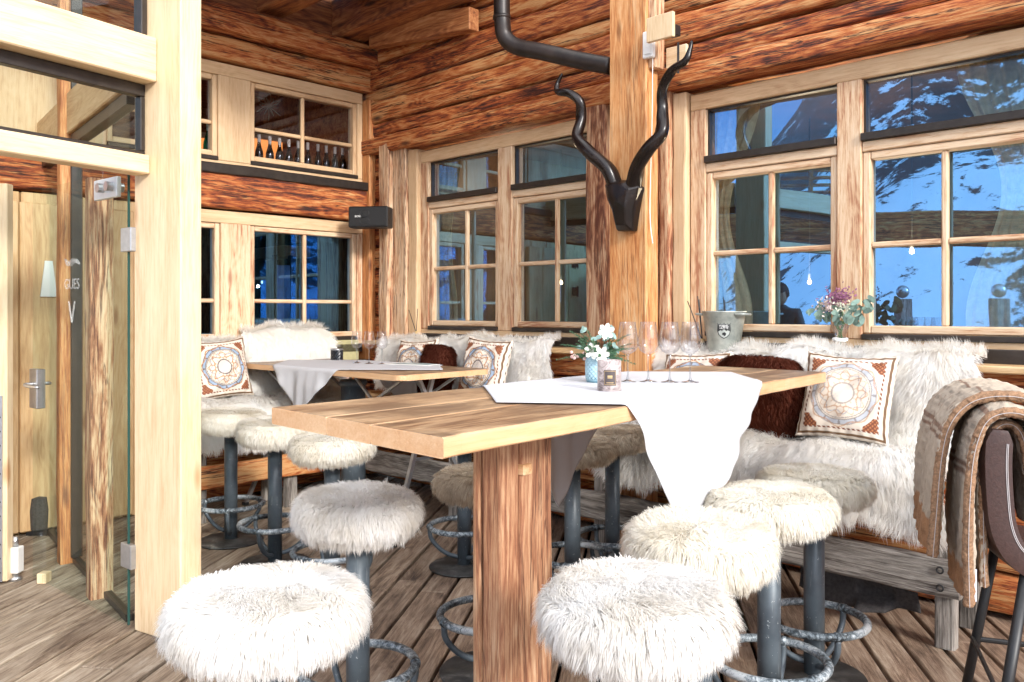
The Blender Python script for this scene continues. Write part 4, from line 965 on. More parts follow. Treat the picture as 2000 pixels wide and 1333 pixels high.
# ------------------------------------------------------------------ big table
H1 = 1.16; TH = .050; KS = (EYE - H1) / .37
TA, TB, TC, TD = [Vector(v) * KS for v in ((-.923, 3.247), (-.2, 2.47), (1.906, 5.13), (1.29, 5.76))]
uu = (TC - TB).normalized(); TF = Frame((TB.x, TB.y), math.atan2(uu.y, uu.x))
def tl(v): d = Vector((v.x, v.y, 0)) - TF.o; return (d.dot(TF.X), d.dot(TF.Y))
qA, qB, qC, qD = tl(TA), tl(TB), tl(TC), tl(TD)
big = thing('high_table', 'big solid timber bar table with a thick plank top and white cloth', 'table', TF, (1.3, .35, 0))
def lerp(a, b, t): return (a[0] + (b[0] - a[0]) * t, a[1] + (b[1] - a[1]) * t)
def slab(bm, quad, z0, z1, nseg=24, bev=.006, amp=.003, sd=0):
    """plank between quad (near0, near1, far1, far0)"""
    a, b, c, d = quad; rings = []
    for i in range(nseg + 1):
        t = i / nseg; p = lerp(a, b, t); q = lerp(d, c, t)
        wv = amp * (noise.noise(Vector((t * 7, sd, 0))) + .5 * noise.noise(Vector((t * 22, sd + 5, 0)))); w1 = wv if sd == 0 else 0; w2 = wv if sd == 2 else 0   # only the outer edges wander
        dy = bev if q[1] > p[1] else -bev
        ring = [(p[0], p[1] + w1 + dy, z1), (q[0], q[1] + w2 - dy, z1), (q[0], q[1] + w2, z1 - bev), (q[0], q[1] + w2, z0 + bev), (q[0], q[1] + w2 - dy, z0), (p[0], p[1] + w1 + dy, z0), (p[0], p[1] + w1, z0 + bev), (p[0], p[1] + w1, z1 - bev)]
        rings.append([bm.verts.new(v) for v in ring])
    for A, B in zip(rings, rings[1:]):
        for k in range(8): bm.faces.new((A[k], A[(k + 1) % 8], B[(k + 1) % 8], B[k]))
    bm.faces.new(rings[0][::-1]); bm.faces.new(rings[-1])
def top_mat():
    m, t, o = nodes('tabletop_wood'); tc = t.nodes.new('ShaderNodeTexCoord'); g = t.nodes.new('ShaderNodeNewGeometry'); oi = t.nodes.new('ShaderNodeObjectInfo')
    cmb = t.nodes.new('ShaderNodeCombineXYZ'); [t.links.new(math_(t, 'MULTIPLY', oi.outputs['Random'], k), cmb.inputs[i]) for i, k in enumerate((17., 31., 23.))]
    v = vec_(t, 'ADD', tc.outputs['Object'], cmb.outputs[0])
    big_ = noise_(t, scale_(t, v, (1.4, 6.5, 6.5)), 1, 8, .68, 1.0); fine = noise_(t, scale_(t, v, (3, 100, 100)), 1, 3, .6)
    val = math_(t, 'ADD', math_(t, 'MULTIPLY', big_, .65), math_(t, 'MULTIPLY', fine, .35))
    val = math_(t, 'ADD', val, math_(t, 'MULTIPLY', math_(t, 'SUBTRACT', oi.outputs['Random'], .5), .10))
    worn = ramp_(t, val, [(.36, (.06, .026, .012)), (.44, (.18, .09, .042)), (.51, (.32, .19, .10)), (.62, (.50, .34, .20))])
    fresh = ramp_(t, val, [(.3, (.42, .19, .08)), (.46, (.60, .34, .17)), (.7, (.70, .47, .28))])
    sep = t.nodes.new('ShaderNodeSeparateXYZ'); t.links.new(tc.outputs['Normal'], sep.inputs[0])
    st_ = noise_(t, tc.outputs['Object'], 3.2, 5, .65, .5); worn = mix_(t, ramp_(t, st_, [(.42, (0, 0, 0)), (.62, (.8, .8, .8))]), worn, (.10, .055, .03)); kn_ = t.nodes.new('ShaderNodeTexVoronoi'); t.links.new(scale_(t, v, (1.6, 5, 5)), kn_.inputs['Vector']); kn_.inputs['Scale'].default_value = 1; worn = mix_(t, ramp_(t, kn_.outputs['Distance'], [(0, (1, 1, 1)), (.08, (.6, .6, .6)), (.16, (0, 0, 0))]), worn, (.06, .025, .012))
    f = ramp_(t, sep.outputs[2], [(.55, (0, 0, 0)), (.85, (1, 1, 1))])     # only the top face is weathered, the sawn sides are fresh wood
    princ(t, o, mix_(t, f, fresh, worn), .40, bump_(t, math_(t, 'ADD', big_, fine), .35, .004)); return m
M['top'] = top_mat()
cuts = [0, .36, .62, 1.0]
for i in range(3):
    t0, t1 = cuts[i] + (.0007 if i else 0), cuts[i + 1] - (.0007 if i < 2 else 0)
    bm = nb(); slab(bm, (lerp(qB, qA, t0), lerp(qC, qD, t0), lerp(qC, qD, t1), lerp(qB, qA, t1)), H1 - TH, H1, 40, .004, .012 if i in (0, 2) else 0, i)
    obj('top_plank', bm, M['top'], big)
lx0 = tl(Vector((-.0315, 2.60))); lx1 = tl(Vector((.86, 3.80)))
for (cx_, cy_) in ((lx0[0], lx0[1]), (lx1[0] - .14, lx1[1] - .07)):
    bm = nb(); rough(bm, 2, cx_, cx_ + .09, cy_, cy_ + .085, 0, H1 - TH - .001, 3, .003, .1, .012); obj('leg_beam', bm, wood('weather', 'Z') if cx_ > 9 else wood('leg', 'Z'), big)
    bm = nb(); rough(bm, 2, cx_ + .092, cx_ + .262, cy_ - .004, cy_ + .085, 0, H1 - TH - .001, 8, .004, .1, .012); obj('leg_beam', bm, wood('leg', 'Z'), big)
    bm = nb(); rough(bm, 2, cx_ - .002, cx_ + .262, cy_ + .087, cy_ + .12, 0, H1 - TH - .001, 6, .004, .1, .012); obj('leg_beam', bm, wood('leg', 'Z'), big)
bm = nb(); box(bm, lx0[0] + .09, lx0[0] + .135, lx0[1] - .016, lx0[1] + .02, .93, .965, .003); obj('dowel', bm, wood('edge', 'Y'), big)

def cloth(name, fr, quad, poly, zt, label, parent=None, n=90, ripple=.014, seed=1, drop=.004):
    """cloth laid on a convex table top poly (local xy, ccw) and folded down over its edges"""
    bm = nb(); g = []; P = [Vector(p) for p in poly]; E = []
    cen = sum(P, Vector((0, 0))) / len(P)
    for i in range(len(P)):
        a, b = P[i], P[(i + 1) % len(P)]; d = (b - a).normalized(); nn = Vector((d.y, -d.x))
        if nn.dot(cen - a) > 0: nn = -nn
        E.append((a, d, nn))
    a, b, c, d = [Vector(q) for q in quad]
    for i in range(n + 1):
        row = []
        for j in range(n + 1):
            u, v = i / n, j / n
            p = (a * (1 - u) + b * u) * (1 - v) + (d * (1 - u) + c * u) * v
            ev = .006 * math.sin(u * 9 + seed) * (1 - v) + .008 * math.sin(v * 14 + u * 3 + seed) * u
            p = p + Vector((ev, ev * .5))
            crease = .0022 * (math.exp(-((u - .5) / .006) ** 2) + math.exp(-((v - .34) / .006) ** 2) + math.exp(-((v - .67) / .006) ** 2))
            best = None
            for (e0, ed, en) in E:
                ds = (p - e0).dot(en)
                if best is None or ds > best[0]: best = (ds, e0, ed, en)
            ds, e0, ed, en = best; rr = .012
            z = zt + drop + .0025 * noise.noise(Vector((p.x * 3, p.y * 3, seed))) + .0015 + crease
            if ds > -rr:
                s = ds + rr; al = (p - e0).dot(ed); base = p - en * ds
                if s < rr * math.pi / 2:
                    th = s / rr; q = base + en * (-rr + rr * math.sin(th)); z = zt + drop - rr * (1 - math.cos(th)) + .001
                    q += en * .004
                else:
                    dd = s - rr * math.pi / 2
                    fl = ripple * min(1, dd / .12) * (math.sin(al * 17 + seed) + .6 * math.sin(al * 29 + seed * 2 + dd * 4) + .35 * math.sin(al * 53 + 1))
                    q = base + en * (.006 + ripple * 1.7 * min(1, dd / .12) + fl); z = zt + drop - rr - dd
                    q += ed * (.03 * dd * math.sin(al * 8 + seed))
                p = q
            row.append(bm.verts.new((p.x, p.y, z)))
        g.append(row)
    for i in range(n):
        for j in range(n): bm.faces.new((g[i][j], g[i + 1][j], g[i + 1][j + 1], g[i][j + 1]))
    if fr is not None:
        bmesh.ops.recalc_face_normals(bm, faces=bm.faces)
    me = bpy.data.meshes.new(name); bm.to_mesh(me); bm.free(); me.shade_smooth()
    o = link_mesh(name, me, M['cloth'], parent); o.location = fr.w(0, 0, 0); o.rotation_euler = (0, 0, fr.a)
    so_ = o.modifiers.new('thickness', 'SOLIDIFY'); so_.thickness = .0022; so_.offset = 1
    tag(o, label, 'tablecloth', 'white tablecloths'); return o
cq = [tl(Vector(p) * KS) for p in ((-.065, 3.35), (1.25, 3.20), (1.30, 5.02), (-.24, 5.10))]
cloth('tablecloth', TF, cq, [qB, qC, qD, qA], H1, 'white linen cloth with a long pointed flap on the big near table', n=110)

# ------------------------------------------------------------------ far folding table
H2 = 1.06
f_N, f_L, f_R = gnd(783, 734, H2), gnd(461, 709, H2), gnd(972, 722, H2)
ul = (Vector((f_N.x, f_N.y)) - Vector((f_L.x, f_L.y))); U_ = ul.length; FT = Frame((f_L.x, f_L.y), math.atan2(ul.y, ul.x))
W_ = .80
ft = thing('folding_table', 'far high table with a thin board top on folding metal trestles', 'table', FT, (U_ / 2, W_ / 2, 0))
bm = nb()
cr = .06; pts = []
for (cx_, cy_, a0) in ((U_ - cr, cr, -90), (U_ - cr, W_ - cr, 0), (cr, W_ - cr, 90), (cr, cr, 180)):
    for k in range(7): pts.append((cx_ + cr * math.cos(R(a0 + k * 15)), cy_ + cr * math.sin(R(a0 + k * 15))))
lo = [bm.verts.new((x, y, H2 - .036)) for x, y in pts]; hi = [bm.verts.new((x, y, H2)) for x, y in pts]
bm.faces.new(lo[::-1]); bm.faces.new(hi); m_ = len(pts)
for i in range(m_): bm.faces.new((lo[i], lo[(i + 1) % m_], hi[(i + 1) % m_], hi[i]))
bmesh.ops.bevel(bm, geom=[e for e in bm.edges if abs(e.verts[0].co.z - e.verts[1].co.z) < 1e-5], offset=.004, segments=1, affect='EDGES')
obj('board_top', bm, M['top'], ft)
def bar(bm, p, q, r): tube(bm, [p, q], r, 4)
for (x, sgn) in ((.12, 1), (U_ - .12, -1)):
    for (yf, yt) in ((.02, W_ * .58), (W_ - .02, W_ * .42)):
        bm = nb(); bar(bm, (x - sgn * .02, yf, .012), (x + sgn * .10, yt, H2 - .045), .018); l_ = obj('leg', bm, M['alu'], ft)
        bm = nb(); box(bm, x - sgn * .02 - .02, x - sgn * .02 + .02, yf - .02, yf + .02, .0, .022, .003); obj('rubber_foot', bm, M['black'], l_)
    bm = nb(); bar(bm, (x + sgn * .035, .24, .50), (x + sgn * .035, W_ - .24, .50), .012); obj('crossbar', bm, M['alu'], ft)
    for yy in (.16, W_ - .16):
        bm = nb(); bar(bm, (x + sgn * .04, yy, H2 - .04), (x + sgn * .34, yy, H2 - .2), .011); bar(bm, (x + sgn * .34, yy, H2 - .2), (x + sgn * .55, yy, H2 - .04), .011); obj('folding_stay', bm, M['alu'], ft)
cloth('tablecloth', FT, [(.86, -.33), (1.78, .44), (1.0, 1.18), (.06, .42)], [(0, 0), (U_, 0), (U_, W_), (0, W_)], H2, 'white linen cloth with a short flap on the far folding table', n=80, ripple=.010, seed=4)
c_ = gnd(690, 1012); bm = nb(); tube(bm, [(c_.x, c_.y, 0), (c_.x, c_.y, .93)], .085, 28); o = thing('metal_column', 'thick dark grey round column standing behind the far table', 'column', WORLD, (c_.x, c_.y, 0)); obj('shaft', bm, M['pole'], o, True)
bm = nb(); lathe(bm, [(0, .93), (.09, .93), (.10, .95), (.09, .97), (0, .975)], 28, c_.x, c_.y); obj('cap', bm, M['pole'], o, True)

# ------------------------------------------------------------------ benches
def bench(fr, x0, x1, lab, legs, railk, skip_end=0):
    t = thing('bench', lab, 'bench', fr, ((x0 + x1) / 2, -.4, 0), 'high wall benches round the corner')
    for j in range(3):
        bm = nb(); rough(bm, 0, x0, x1, -.60 + j * .15, -.455 + j * .15, .725, .765, j, .003, .3, .01); obj('seat_board', bm, wood('panel', 'X'), t)
    bm = nb(); rough(bm, 0, x0, x1, -.57, -.535, .50, .72, 4, .004, .3, .01); obj('apron', bm, wood('old', 'X'), t)
    bm = nb(); rough(bm, 0, x0, x1 + .02, -.66, -.60, .235, .40, 5, .008, .12, .015); obj('foot_rail', bm, wood(railk, 'X'), t)
    bm = nb(); rough(bm, 0, x0, x1, -.42, -.38, .40, .52, 6, .008, .2, .015); obj('stretcher', bm, wood('old', 'X'), t)
    for x in legs:
        bm = nb(); rough(bm, 2, x, x + .085, -.598, -.535, 0, .499, 7, .003, .1, .01); obj('leg', bm, wood('weather', 'Z'), t)
        bm = nb(); rough(bm, 2, x, x + .085, -.27, -.20, 0, .724, 8, .003, .1, .01); obj('leg', bm, wood('weather', 'Z'), t)
    return t
xr_end = RF.sx(1868, -.62)[0]
rb = bench(RF, .63, xr_end, 'long high timber bench with a grey weathered foot rail under the right-hand windows', [xr_end - .10, 3.0, 1.7], 'weather')
for zz in (.28, .355):
    bm = nb(); pts = [(xr_end - .05 + .013 * math.cos(a * .524), -.668, zz + .013 * math.sin(a * .524)) for a in range(12)]; tube(bm, pts, .004, 6, closed=True); obj('bolt', bm, M['black'], rb)
lbn = bench(LF, -1.95, -.03, 'shorter high timber bench under the lower left window', [-1.9, -1.2, -.6], 'old')
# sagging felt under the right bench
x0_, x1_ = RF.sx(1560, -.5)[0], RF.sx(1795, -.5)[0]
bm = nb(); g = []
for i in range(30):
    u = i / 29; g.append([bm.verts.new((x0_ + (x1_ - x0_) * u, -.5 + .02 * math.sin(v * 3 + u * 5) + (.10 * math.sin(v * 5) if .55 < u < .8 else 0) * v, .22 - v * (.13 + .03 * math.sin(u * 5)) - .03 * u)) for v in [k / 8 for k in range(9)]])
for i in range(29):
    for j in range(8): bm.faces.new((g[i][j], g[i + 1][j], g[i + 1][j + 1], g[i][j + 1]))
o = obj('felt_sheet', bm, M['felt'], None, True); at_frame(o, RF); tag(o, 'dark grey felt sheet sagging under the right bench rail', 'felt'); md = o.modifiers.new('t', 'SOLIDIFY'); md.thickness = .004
xb0, xb1 = RF.sx(1138, -.40)[0], RF.sx(1182, -.40)[0]
bx2 = thing('storage_box', 'pale blue-grey plastic box tucked under the bench behind the stool poles', 'box', RF, ((xb0 + xb1) / 2, -.3, .42))
bm = nb(); box(bm, xb0 - .1, xb1 + .1, -.36, -.26, .53, .66, .008); obj('container', bm, plain('pale_blue_plastic', (.5, .6, .68), .4), bx2)
bm = nb(); box(bm, xb0 - .12, xb1 + .12, -.372, -.25, .661, .685, .006); obj('lid', bm, plain('pale_blue_lid', (.6, .68, .74), .4), bx2)

def hide(fr, pxa, pxb, prof, L, mat, lab, n, seed, yref=-.22, group='sheepskins laid over the benches', **kw):
    x0, x1 = fr.sx(pxa, yref)[0], fr.sx(pxb, yref)[0]
    th = sheet_fur('sheepskin', fr, x0, x1, prof, L, M[mat], None, n, seed=seed, **kw); at_frame(th, fr); tag(th, lab, 'sheepskin', group); return th
BACK = [(-.13, 1.215), (-.21, 1.225), (-.245, 1.16), (-.265, .98), (-.29, .86), (-.34, .80)]
BACK2 = [(-.13, 1.20), (-.20, 1.215), (-.235, 1.15), (-.25, .98), (-.27, .80)]
SEAT = [(-.24, .785), (-.45, .785), (-.60, .775), (-.655, .73), (-.665, .62), (-.665, .50)]
hide(RF, 1536, 1912, BACK, .085, 'furl', 'long-haired white sheepskin over the backrest at the right end of the bench', 34000, 3, jag=.025, lift=.12, W=.0014, clump=.6)
hide(RF, 1285, 1530, BACK2, .075, 'furl', 'white sheepskin over the backrest just right of the orange post', 16000, 5, jag=.02, lift=.14)
hide(RF, 862, 1082, BACK, .07, 'furl', 'cream sheepskin over the backrest between the orange post and the round-patterned cushion', 22000, 6, jag=.02, lift=.14)
hide(RF, 745, 870, BACK2, .06, 'furl', 'cream sheepskin over the backrest in the corner behind the small brown cushion', 12000, 8, jag=.02, lift=.14)
hide(RF, 1428, 1850, SEAT, .10, 'furl', 'long-haired white sheepskin covering the right end of the bench seat', 42000, 11, yref=-.6, jag=.03, lift=.14, W=.0014, clump=.65)
hide(RF, 1195, 1440, SEAT, .09, 'furl', 'white sheepskin on the bench seat behind the hanging tablecloth flap', 22000, 12, yref=-.6, jag=.03, lift=.14)
hide(RF, 800, 1180, [(-.24, .785), (-.45, .785), (-.60, .775), (-.65, .73), (-.66, .66)], .07, 'furl', 'cream sheepskin on the bench seat between the two tables', 14000, 14, yref=-.5, jag=.03)
hide(LF, 488, 655, [(-.05, 1.27), (-.12, 1.285), (-.17, 1.20), (-.22, 1.0), (-.30, .83), (-.36, .80)], .08, 'furl', 'cream long-haired sheepskin over the left bench back under the window', 20000, 16, yref=-.2, jag=.03, lift=.14)
hide(LF, 380, 500, [(-.05, 1.19), (-.12, 1.215), (-.17, 1.15), (-.22, 1.0), (-.28, .82)], .07, 'furl', 'cream sheepskin behind the round-patterned cushion beside the pale post', 12000, 17, yref=-.2, jag=.02, lift=.14)
hide(LF, 385, 545, SEAT, .09, 'furl', 'cream sheepskin hanging over the front of the left bench seat', 20000, 18, yref=-.6, jag=.03, lift=.14)
hide(LF, 560, 700, [(-.24, .785), (-.45, .785), (-.60, .775), (-.655, .73), (-.665, .60)], .08, 'furl', 'cream sheepskin on the left bench seat near the corner, below the far table', 14000, 19, yref=-.6, jag=.03, lift=.14)

# ------------------------------------------------------------------ cushions
def pattern(u, v, contrast):
    """printed scarf design on -1..1 square"""
    c = np.empty(u.shape + (3,)); c[:] = (.66, .58, .49)
    r = np.hypot(u, v); a = np.arctan2(v, u); mx = np.maximum(abs(u), abs(v))
    def put(mask, col, k=1.0):
        c[mask] = c[mask] * (1 - k) + np.array(col) * k
    br = (.16, .045, .02); bl = (.12, .18, .28); gd_ = (.38, .17, .06); gy = (.12, .10, .10); k = contrast
    put((abs(mx - .93) < .024), (.14, .075, .035), 1); put((abs(mx - .80) < .020) & (np.sin((u + v) * 60) > -.4), br, 1)
    cor = (abs(u) + abs(v) > 1.30) & (mx < .79) & (np.hypot(abs(u) - .28, abs(v) - .28) > .62)
    put((abs(u) > .50) & (abs(v) > .50) & (mx < .79) & (np.hypot(u, v) > .86), br, 1)
    put((abs(u) > .50) & (abs(v) > .50) & (mx < .79) & (np.hypot(u, v) > .86) & (np.sin(u * 70) * np.sin(v * 70) > .25), (.40, .15, .06), 1)
    ring = abs(r - .66) < .045; put(ring, (.26, .34, .46), k); put(ring & (np.cos(a * 12) > .93), (.14, .10, .08), k)
    for q, w in ((.715, .010), (.61, .010), (.57, .007)): put(abs(r - q) < w * 1.4, gy, k)
    put(abs(r - (.72 + .045 * np.cos(a * 8 + .4))) < .016, gd_, k)
    put((abs(r - (.48 + .055 * np.cos(a * 12))) < .014), gd_, .8 * k); put((abs(r - (.44 + .05 * np.sin(a * 8))) < .013), bl, .8 * k)
    sq = np.maximum(abs(u), abs(v)); put((abs(sq - .33 - .03 * np.cos(a * 8)) < .018) & (abs(abs(u) - abs(v)) < .26), gd_, k)
    put(abs(r - .235) < .018, gy, k); put((r < .22) & (np.sin(u * 55) * np.sin(v * 55) > .35), (.42, .40, .48), .7 * k)
    put((abs(np.hypot(abs(u) - .40, v) - .09) < .015) | (abs(np.hypot(u, abs(v) - .40) - .09) < .015), gd_, .8 * k)
    put((r > .25) & (r < .31) & (np.cos(a * 16) > .8), gd_, .7 * k)
    return c
def cushion_mesh(size, thick, contrast, seed, n=150):
    g = np.linspace(-1, 1, n); U, V = np.meshgrid(g, g)
    pin = 1 - .075 * (1 - V ** 2) * abs(U) ** 2 + .012 * np.sin(V * 4 + seed) * U; pin2 = 1 - .075 * (1 - U ** 2) * abs(V) ** 2 - .035 * (1 + np.sin(seed * 3)) * (V > 0) * V * (1 - U ** 2)
    X = U * size / 2 * pin; Zz = V * size / 2 * pin2
    h = thick / 2 * ((1 - abs(U) ** 2.6) * (1 - abs(V) ** 2.6)) ** .5
    wr = .009 * (np.sin(U * 7 + seed) * np.cos(V * 5 + seed * 2) + .6 * np.sin((U - V) * 11 + seed)) * (1 - np.maximum(abs(U), abs(V)) ** 4)
    wr = wr + .004 * np.sin(U * 26 + seed) * np.clip((abs(V) - .7) / .3, 0, 1) + .004 * np.sin(V * 24 + seed) * np.clip((abs(U) - .7) / .3, 0, 1)
    F_ = np.stack([X, -(h + wr), Zz + size / 2], -1).reshape(-1, 3); B_ = np.stack([X, h + wr, Zz + size / 2], -1).reshape(-1, 3)
    idx = np.arange(n * n).reshape(n, n); q = np.stack([idx[:-1, :-1], idx[:-1, 1:], idx[1:, 1:], idx[1:, :-1]], -1).reshape(-1, 4)
    me = mesh_np('cushion', np.concatenate([F_, B_]), np.concatenate([q, q[:, ::-1] + n * n]), [])
    col = np.ones((2 * n * n, 4), np.float32); col[:n * n, :3] = pattern(U, V, contrast).reshape(-1, 3); col[n * n:, :3] = (.6, .52, .45)
    at = me.color_attributes.new('Col', 'FLOAT_COLOR', 'POINT'); at.data.foreach_set('color', col.ravel()); return me
def place_cushion(fr, px, py_bottom, y, size, tilt, roll, contrast, lab, seed, thick=.15, yaw=0):
    x, Z = fr.sx(px, y); zb = EYE - (py_bottom - HZ) / F_PX * Z
    o = link_mesh('patterned_cushion', cushion_mesh(size, thick, contrast, seed), M['print'], None)
    o.matrix_world = Matrix.Translation(fr.w(x, y, zb)) @ Matrix.Rotation(fr.a + yaw, 4, 'Z') @ Matrix.Rotation(-tilt, 4, 'X') @ Matrix.Rotation(roll, 4, 'Y')
    tag(o, lab, 'cushion', 'square cushions with a printed ring design'); return o
place_cushion(RF, 1642, 862, -.50, .44, .34, .03, .62, 'large ring-patterned cushion on the white sheepskin at the right end of the bench', 1, yaw=.10)  # weaker print here: glare washing it out is put into the colour
place_cushion(RF, 932, 785, -.42, .46, .25, .05, 1, 'ring-patterned cushion behind the right end of the far table', 2)
place_cushion(RF, 800, 776, -.40, .46, .25, -.04, 1, 'ring-patterned cushion behind the three glasses, half covered by a brown one', 3)
place_cushion(RF, 1350, 838, -.40, .44, .25, -.05, .9, 'ring-patterned cushion behind the big table, next to the ice bucket', 4)
place_cushion(LF, 440, 780, -.42, .45, .25, -.06, 1, 'ring-patterned cushion on the left bench beside the pale post', 5)
def brown_cushion(fr, px, y, zb, wd, ht, lab, seed, L=.045):
    x, Z = fr.sx(px, y); bm = nb(); nu, nv = 40, 24
    V = []; Q = []
    for j in range(nv):
        for i in range(nu):
            a = 2 * math.pi * i / nu; b = -math.pi / 2 + math.pi * j / (nv - 1); ca = math.copysign(abs(math.cos(a)) ** .45, math.cos(a)); sa = math.copysign(abs(math.sin(a)) ** .9, math.sin(a)); cb = abs(math.cos(b)) ** .3; sb = math.copysign(abs(math.sin(b)) ** .9, math.sin(b))
            V.append((wd / 2 * ca * cb, .085 * sa * cb, ht / 2 + ht / 2 * sb))
    for j in range(nv - 1):
        for i in range(nu): Q.append((j * nu + i, j * nu + (i + 1) % nu, (j + 1) * nu + (i + 1) % nu, (j + 1) * nu + i))
    V = np.array(V); rg = np.random.default_rng(seed); n = 14000; q = np.array(Q)[rg.integers(0, len(Q), n)]
    e1 = V[q[:, 1]] - V[q[:, 0]]; e2 = V[q[:, 3]] - V[q[:, 0]]; P = V[q[:, 0]] + e1 * rg.uniform(0, 1, (n, 1)) + e2 * rg.uniform(0, 1, (n, 1))
    Nn = unit(P - np.array([0, 0, ht / 2]) * 1.0 + 1e-6); Nn = unit(Nn * np.array([.6, 2.5, .8])); Fl = unit(np.tile(np.array([[.5, 0, -1.]]), (n, 1)) + np.stack([np.sin(P[:, 2] * 30) * .4, 0 * P[:, 0], 0 * P[:, 0]], 1)); Fl = unit(Fl - Nn * (Fl * Nn).sum(1, keepdims=True))
    me = mesh_np('fur', *join([(V, Q, []), strands(P, Nn, Fl, L, .0017, seed, .25, .3, .7, .03, .25)]))
    o = link_mesh('brown_fur_cushion', me, M['furb'], None); o.matrix_world = Matrix.Translation(fr.w(x, y, zb)) @ Matrix.Rotation(fr.a, 4, 'Z') @ Matrix.Rotation(-.2, 4, 'X')
    tag(o, lab, 'cushion', 'brown fur cushions'); return o
brown_cushion(RF, 1470, -.44, .79, .50, .42, 'large dark brown fur cushion left of the big ring-patterned cushion', 1)
brown_cushion(RF, 843, -.53, .80, .27, .40, 'small dark brown fur cushion in front of a ring-patterned one near the corner', 2)

# ------------------------------------------------------------------ things on the tables and the ledge
def wine_glass(x, y, z, h, lab, group, first=[None]):
    if first[0] is None:
        t = thing('wine_glass', lab, 'glass', WORLD, (x, y, z), group); OFF[t.name] = Vector((0, 0, 0)); s = .30
        bm = nb(); lathe(bm, [(.004, .138), (.018, .142), (.040, .156), (.0515, .178), (.0535, .195), (.050, .225), (.044, .262), (.0395, .298), (.0385, .2995), (.0375, .298), (.042, .262), (.048, .225), (.0515, .195), (.0495, .180), (.038, .1585), (.017, .1445), (0, .1425)], 40); obj('bowl', bm, M['wine_glass'], t, True)
        bm = nb(); tube(bm, [(0, 0, .012), (0, 0, .03), (0, 0, .08), (0, 0, .125), (0, 0, .139)], [.009, .0045, .0036, .0045, .010], 14); obj('stem', bm, M['stem'], t, True)
        bm = nb(); lathe(bm, [(0, .001), (.042, .001), (.043, .003), (.02, .006), (.009, .012), (0, .014)], 36); obj('foot', bm, M['stem'], t, True)
        first[0] = t
    else: t = dup(first[0], Vector((x, y, z)), 0, lab, group)
    t.scale = (h / .30,) * 3; return t
m, t_, o_ = nodes('solid_glass_stem'); gl = t_.nodes.new('ShaderNodeBsdfGlossy'); gl.inputs['Roughness'].default_value = .03; tp = t_.nodes.new('ShaderNodeBsdfTransparent'); tp.inputs[0].default_value = (.86, .88, .9, 1)
lw2 = t_.nodes.new('ShaderNodeLayerWeight'); lw2.inputs[0].default_value = .62; mx = t_.nodes.new('ShaderNodeMixShader'); t_.links.new(lw2.outputs['Facing'], mx.inputs[0]); t_.links.new(tp.outputs[0], mx.inputs[1]); t_.links.new(gl.outputs[0], mx.inputs[2]); t_.links.new(mx.outputs[0], o_.inputs[0]); M['stem'] = m
m, t_, o_ = nodes('glass_bowl'); gl = t_.nodes.new('ShaderNodeBsdfGlossy'); gl.inputs['Roughness'].default_value = .02; tp = t_.nodes.new('ShaderNodeBsdfTransparent'); tp.inputs[0].default_value = (.98, .98, .99, 1)
lw2 = t_.nodes.new('ShaderNodeLayerWeight'); lw2.inputs[0].default_value = .35; rp = ramp_(t_, lw2.outputs['Facing'], [(0, (.035, .035, .035)), (.5, (.14, .14, .14)), (1, (.9, .9, .9))]); mx = t_.nodes.new('ShaderNodeMixShader'); t_.links.new(rp, mx.inputs[0]); t_.links.new(tp.outputs[0], mx.inputs[1]); t_.links.new(gl.outputs[0], mx.inputs[2]); t_.links.new(mx.outputs[0], o_.inputs[0]); M['wine_glass'] = m
ords = ['leftmost', 'second from the left', 'third from the left', 'rightmost']
for i, (px, py) in enumerate(((1226, 747), (1266, 747), (1308, 748), (1348, 748))):
    p = gnd(px, py, H1 + .006); wine_glass(p.x, p.y, H1 + .007, .24, 'empty wine glass on the big table, %s of four' % ords[i], 'four wine glasses on the big table')
for i, (px, py) in enumerate(((697, 710), (721, 711), (746, 712))):
    p = gnd(px, py, H2 + .006); wine_glass(p.x, p.y, H2 + .007, .235, 'empty wine glass on the far table, %s of three' % ('left', 'middle', 'right')[i], 'three wine glasses on the far table')
p = gnd(658, 705, H2); dc = thing('candle_holder', 'black faceted glass candle holder with a silver rim on the far table', 'candle', WORLD, (p.x, p.y, H2 + .007))
z0 = H2 + .007; bm = nb(); rings = []
for j in range(7):
    rings.append([bm.verts.new((p.x + (.046 + .003 * ((k + j) % 2)) * math.cos(k * math.pi / 12), p.y + (.046 + .003 * ((k + j) % 2)) * math.sin(k * math.pi / 12), z0 + j * .0125)) for k in range(24)])
for A, B in zip(rings, rings[1:]):
    for k in range(24): bm.faces.new((A[k], A[(k + 1) % 24], B[(k + 1) % 24], B[k]))
bm.faces.new(rings[0][::-1]); bm.faces.new(rings[-1]); obj('holder', bm, plain('black_faceted_glass', (.012, .014, .018), .18, .2), dc)
bm = nb(); tube(bm, [(p.x + .046 * math.cos(k * math.pi / 16), p.y + .046 * math.sin(k * math.pi / 16), z0 + .082) for k in range(32)], .006, 8, closed=True); obj('rim', bm, M['steel'], dc, True)
a = gnd(765, 713, H2); b = gnd(852, 716, H2); mc = Frame((a.x, a.y), math.atan2(b.y - a.y, b.x - a.x)); L_ = (b - a).length
mt = thing('menu_card', 'folded white menu card lying on the far table cloth', 'card', mc, (L_ / 2, 0, H2 + .008))
bm = nb(); box(bm, 0, L_, -.10, .12, H2 + .0095, H2 + .0125); obj('cover', bm, M['white'], mt)
bm = nb(); box(bm, L_ * .12, L_ * .92, -.07, .09, H2 + .0128, H2 + .0134); obj('printed_photo', bm, plain('printed_picture', (.3, .36, .36), .5, 0, .6, 12), mt)
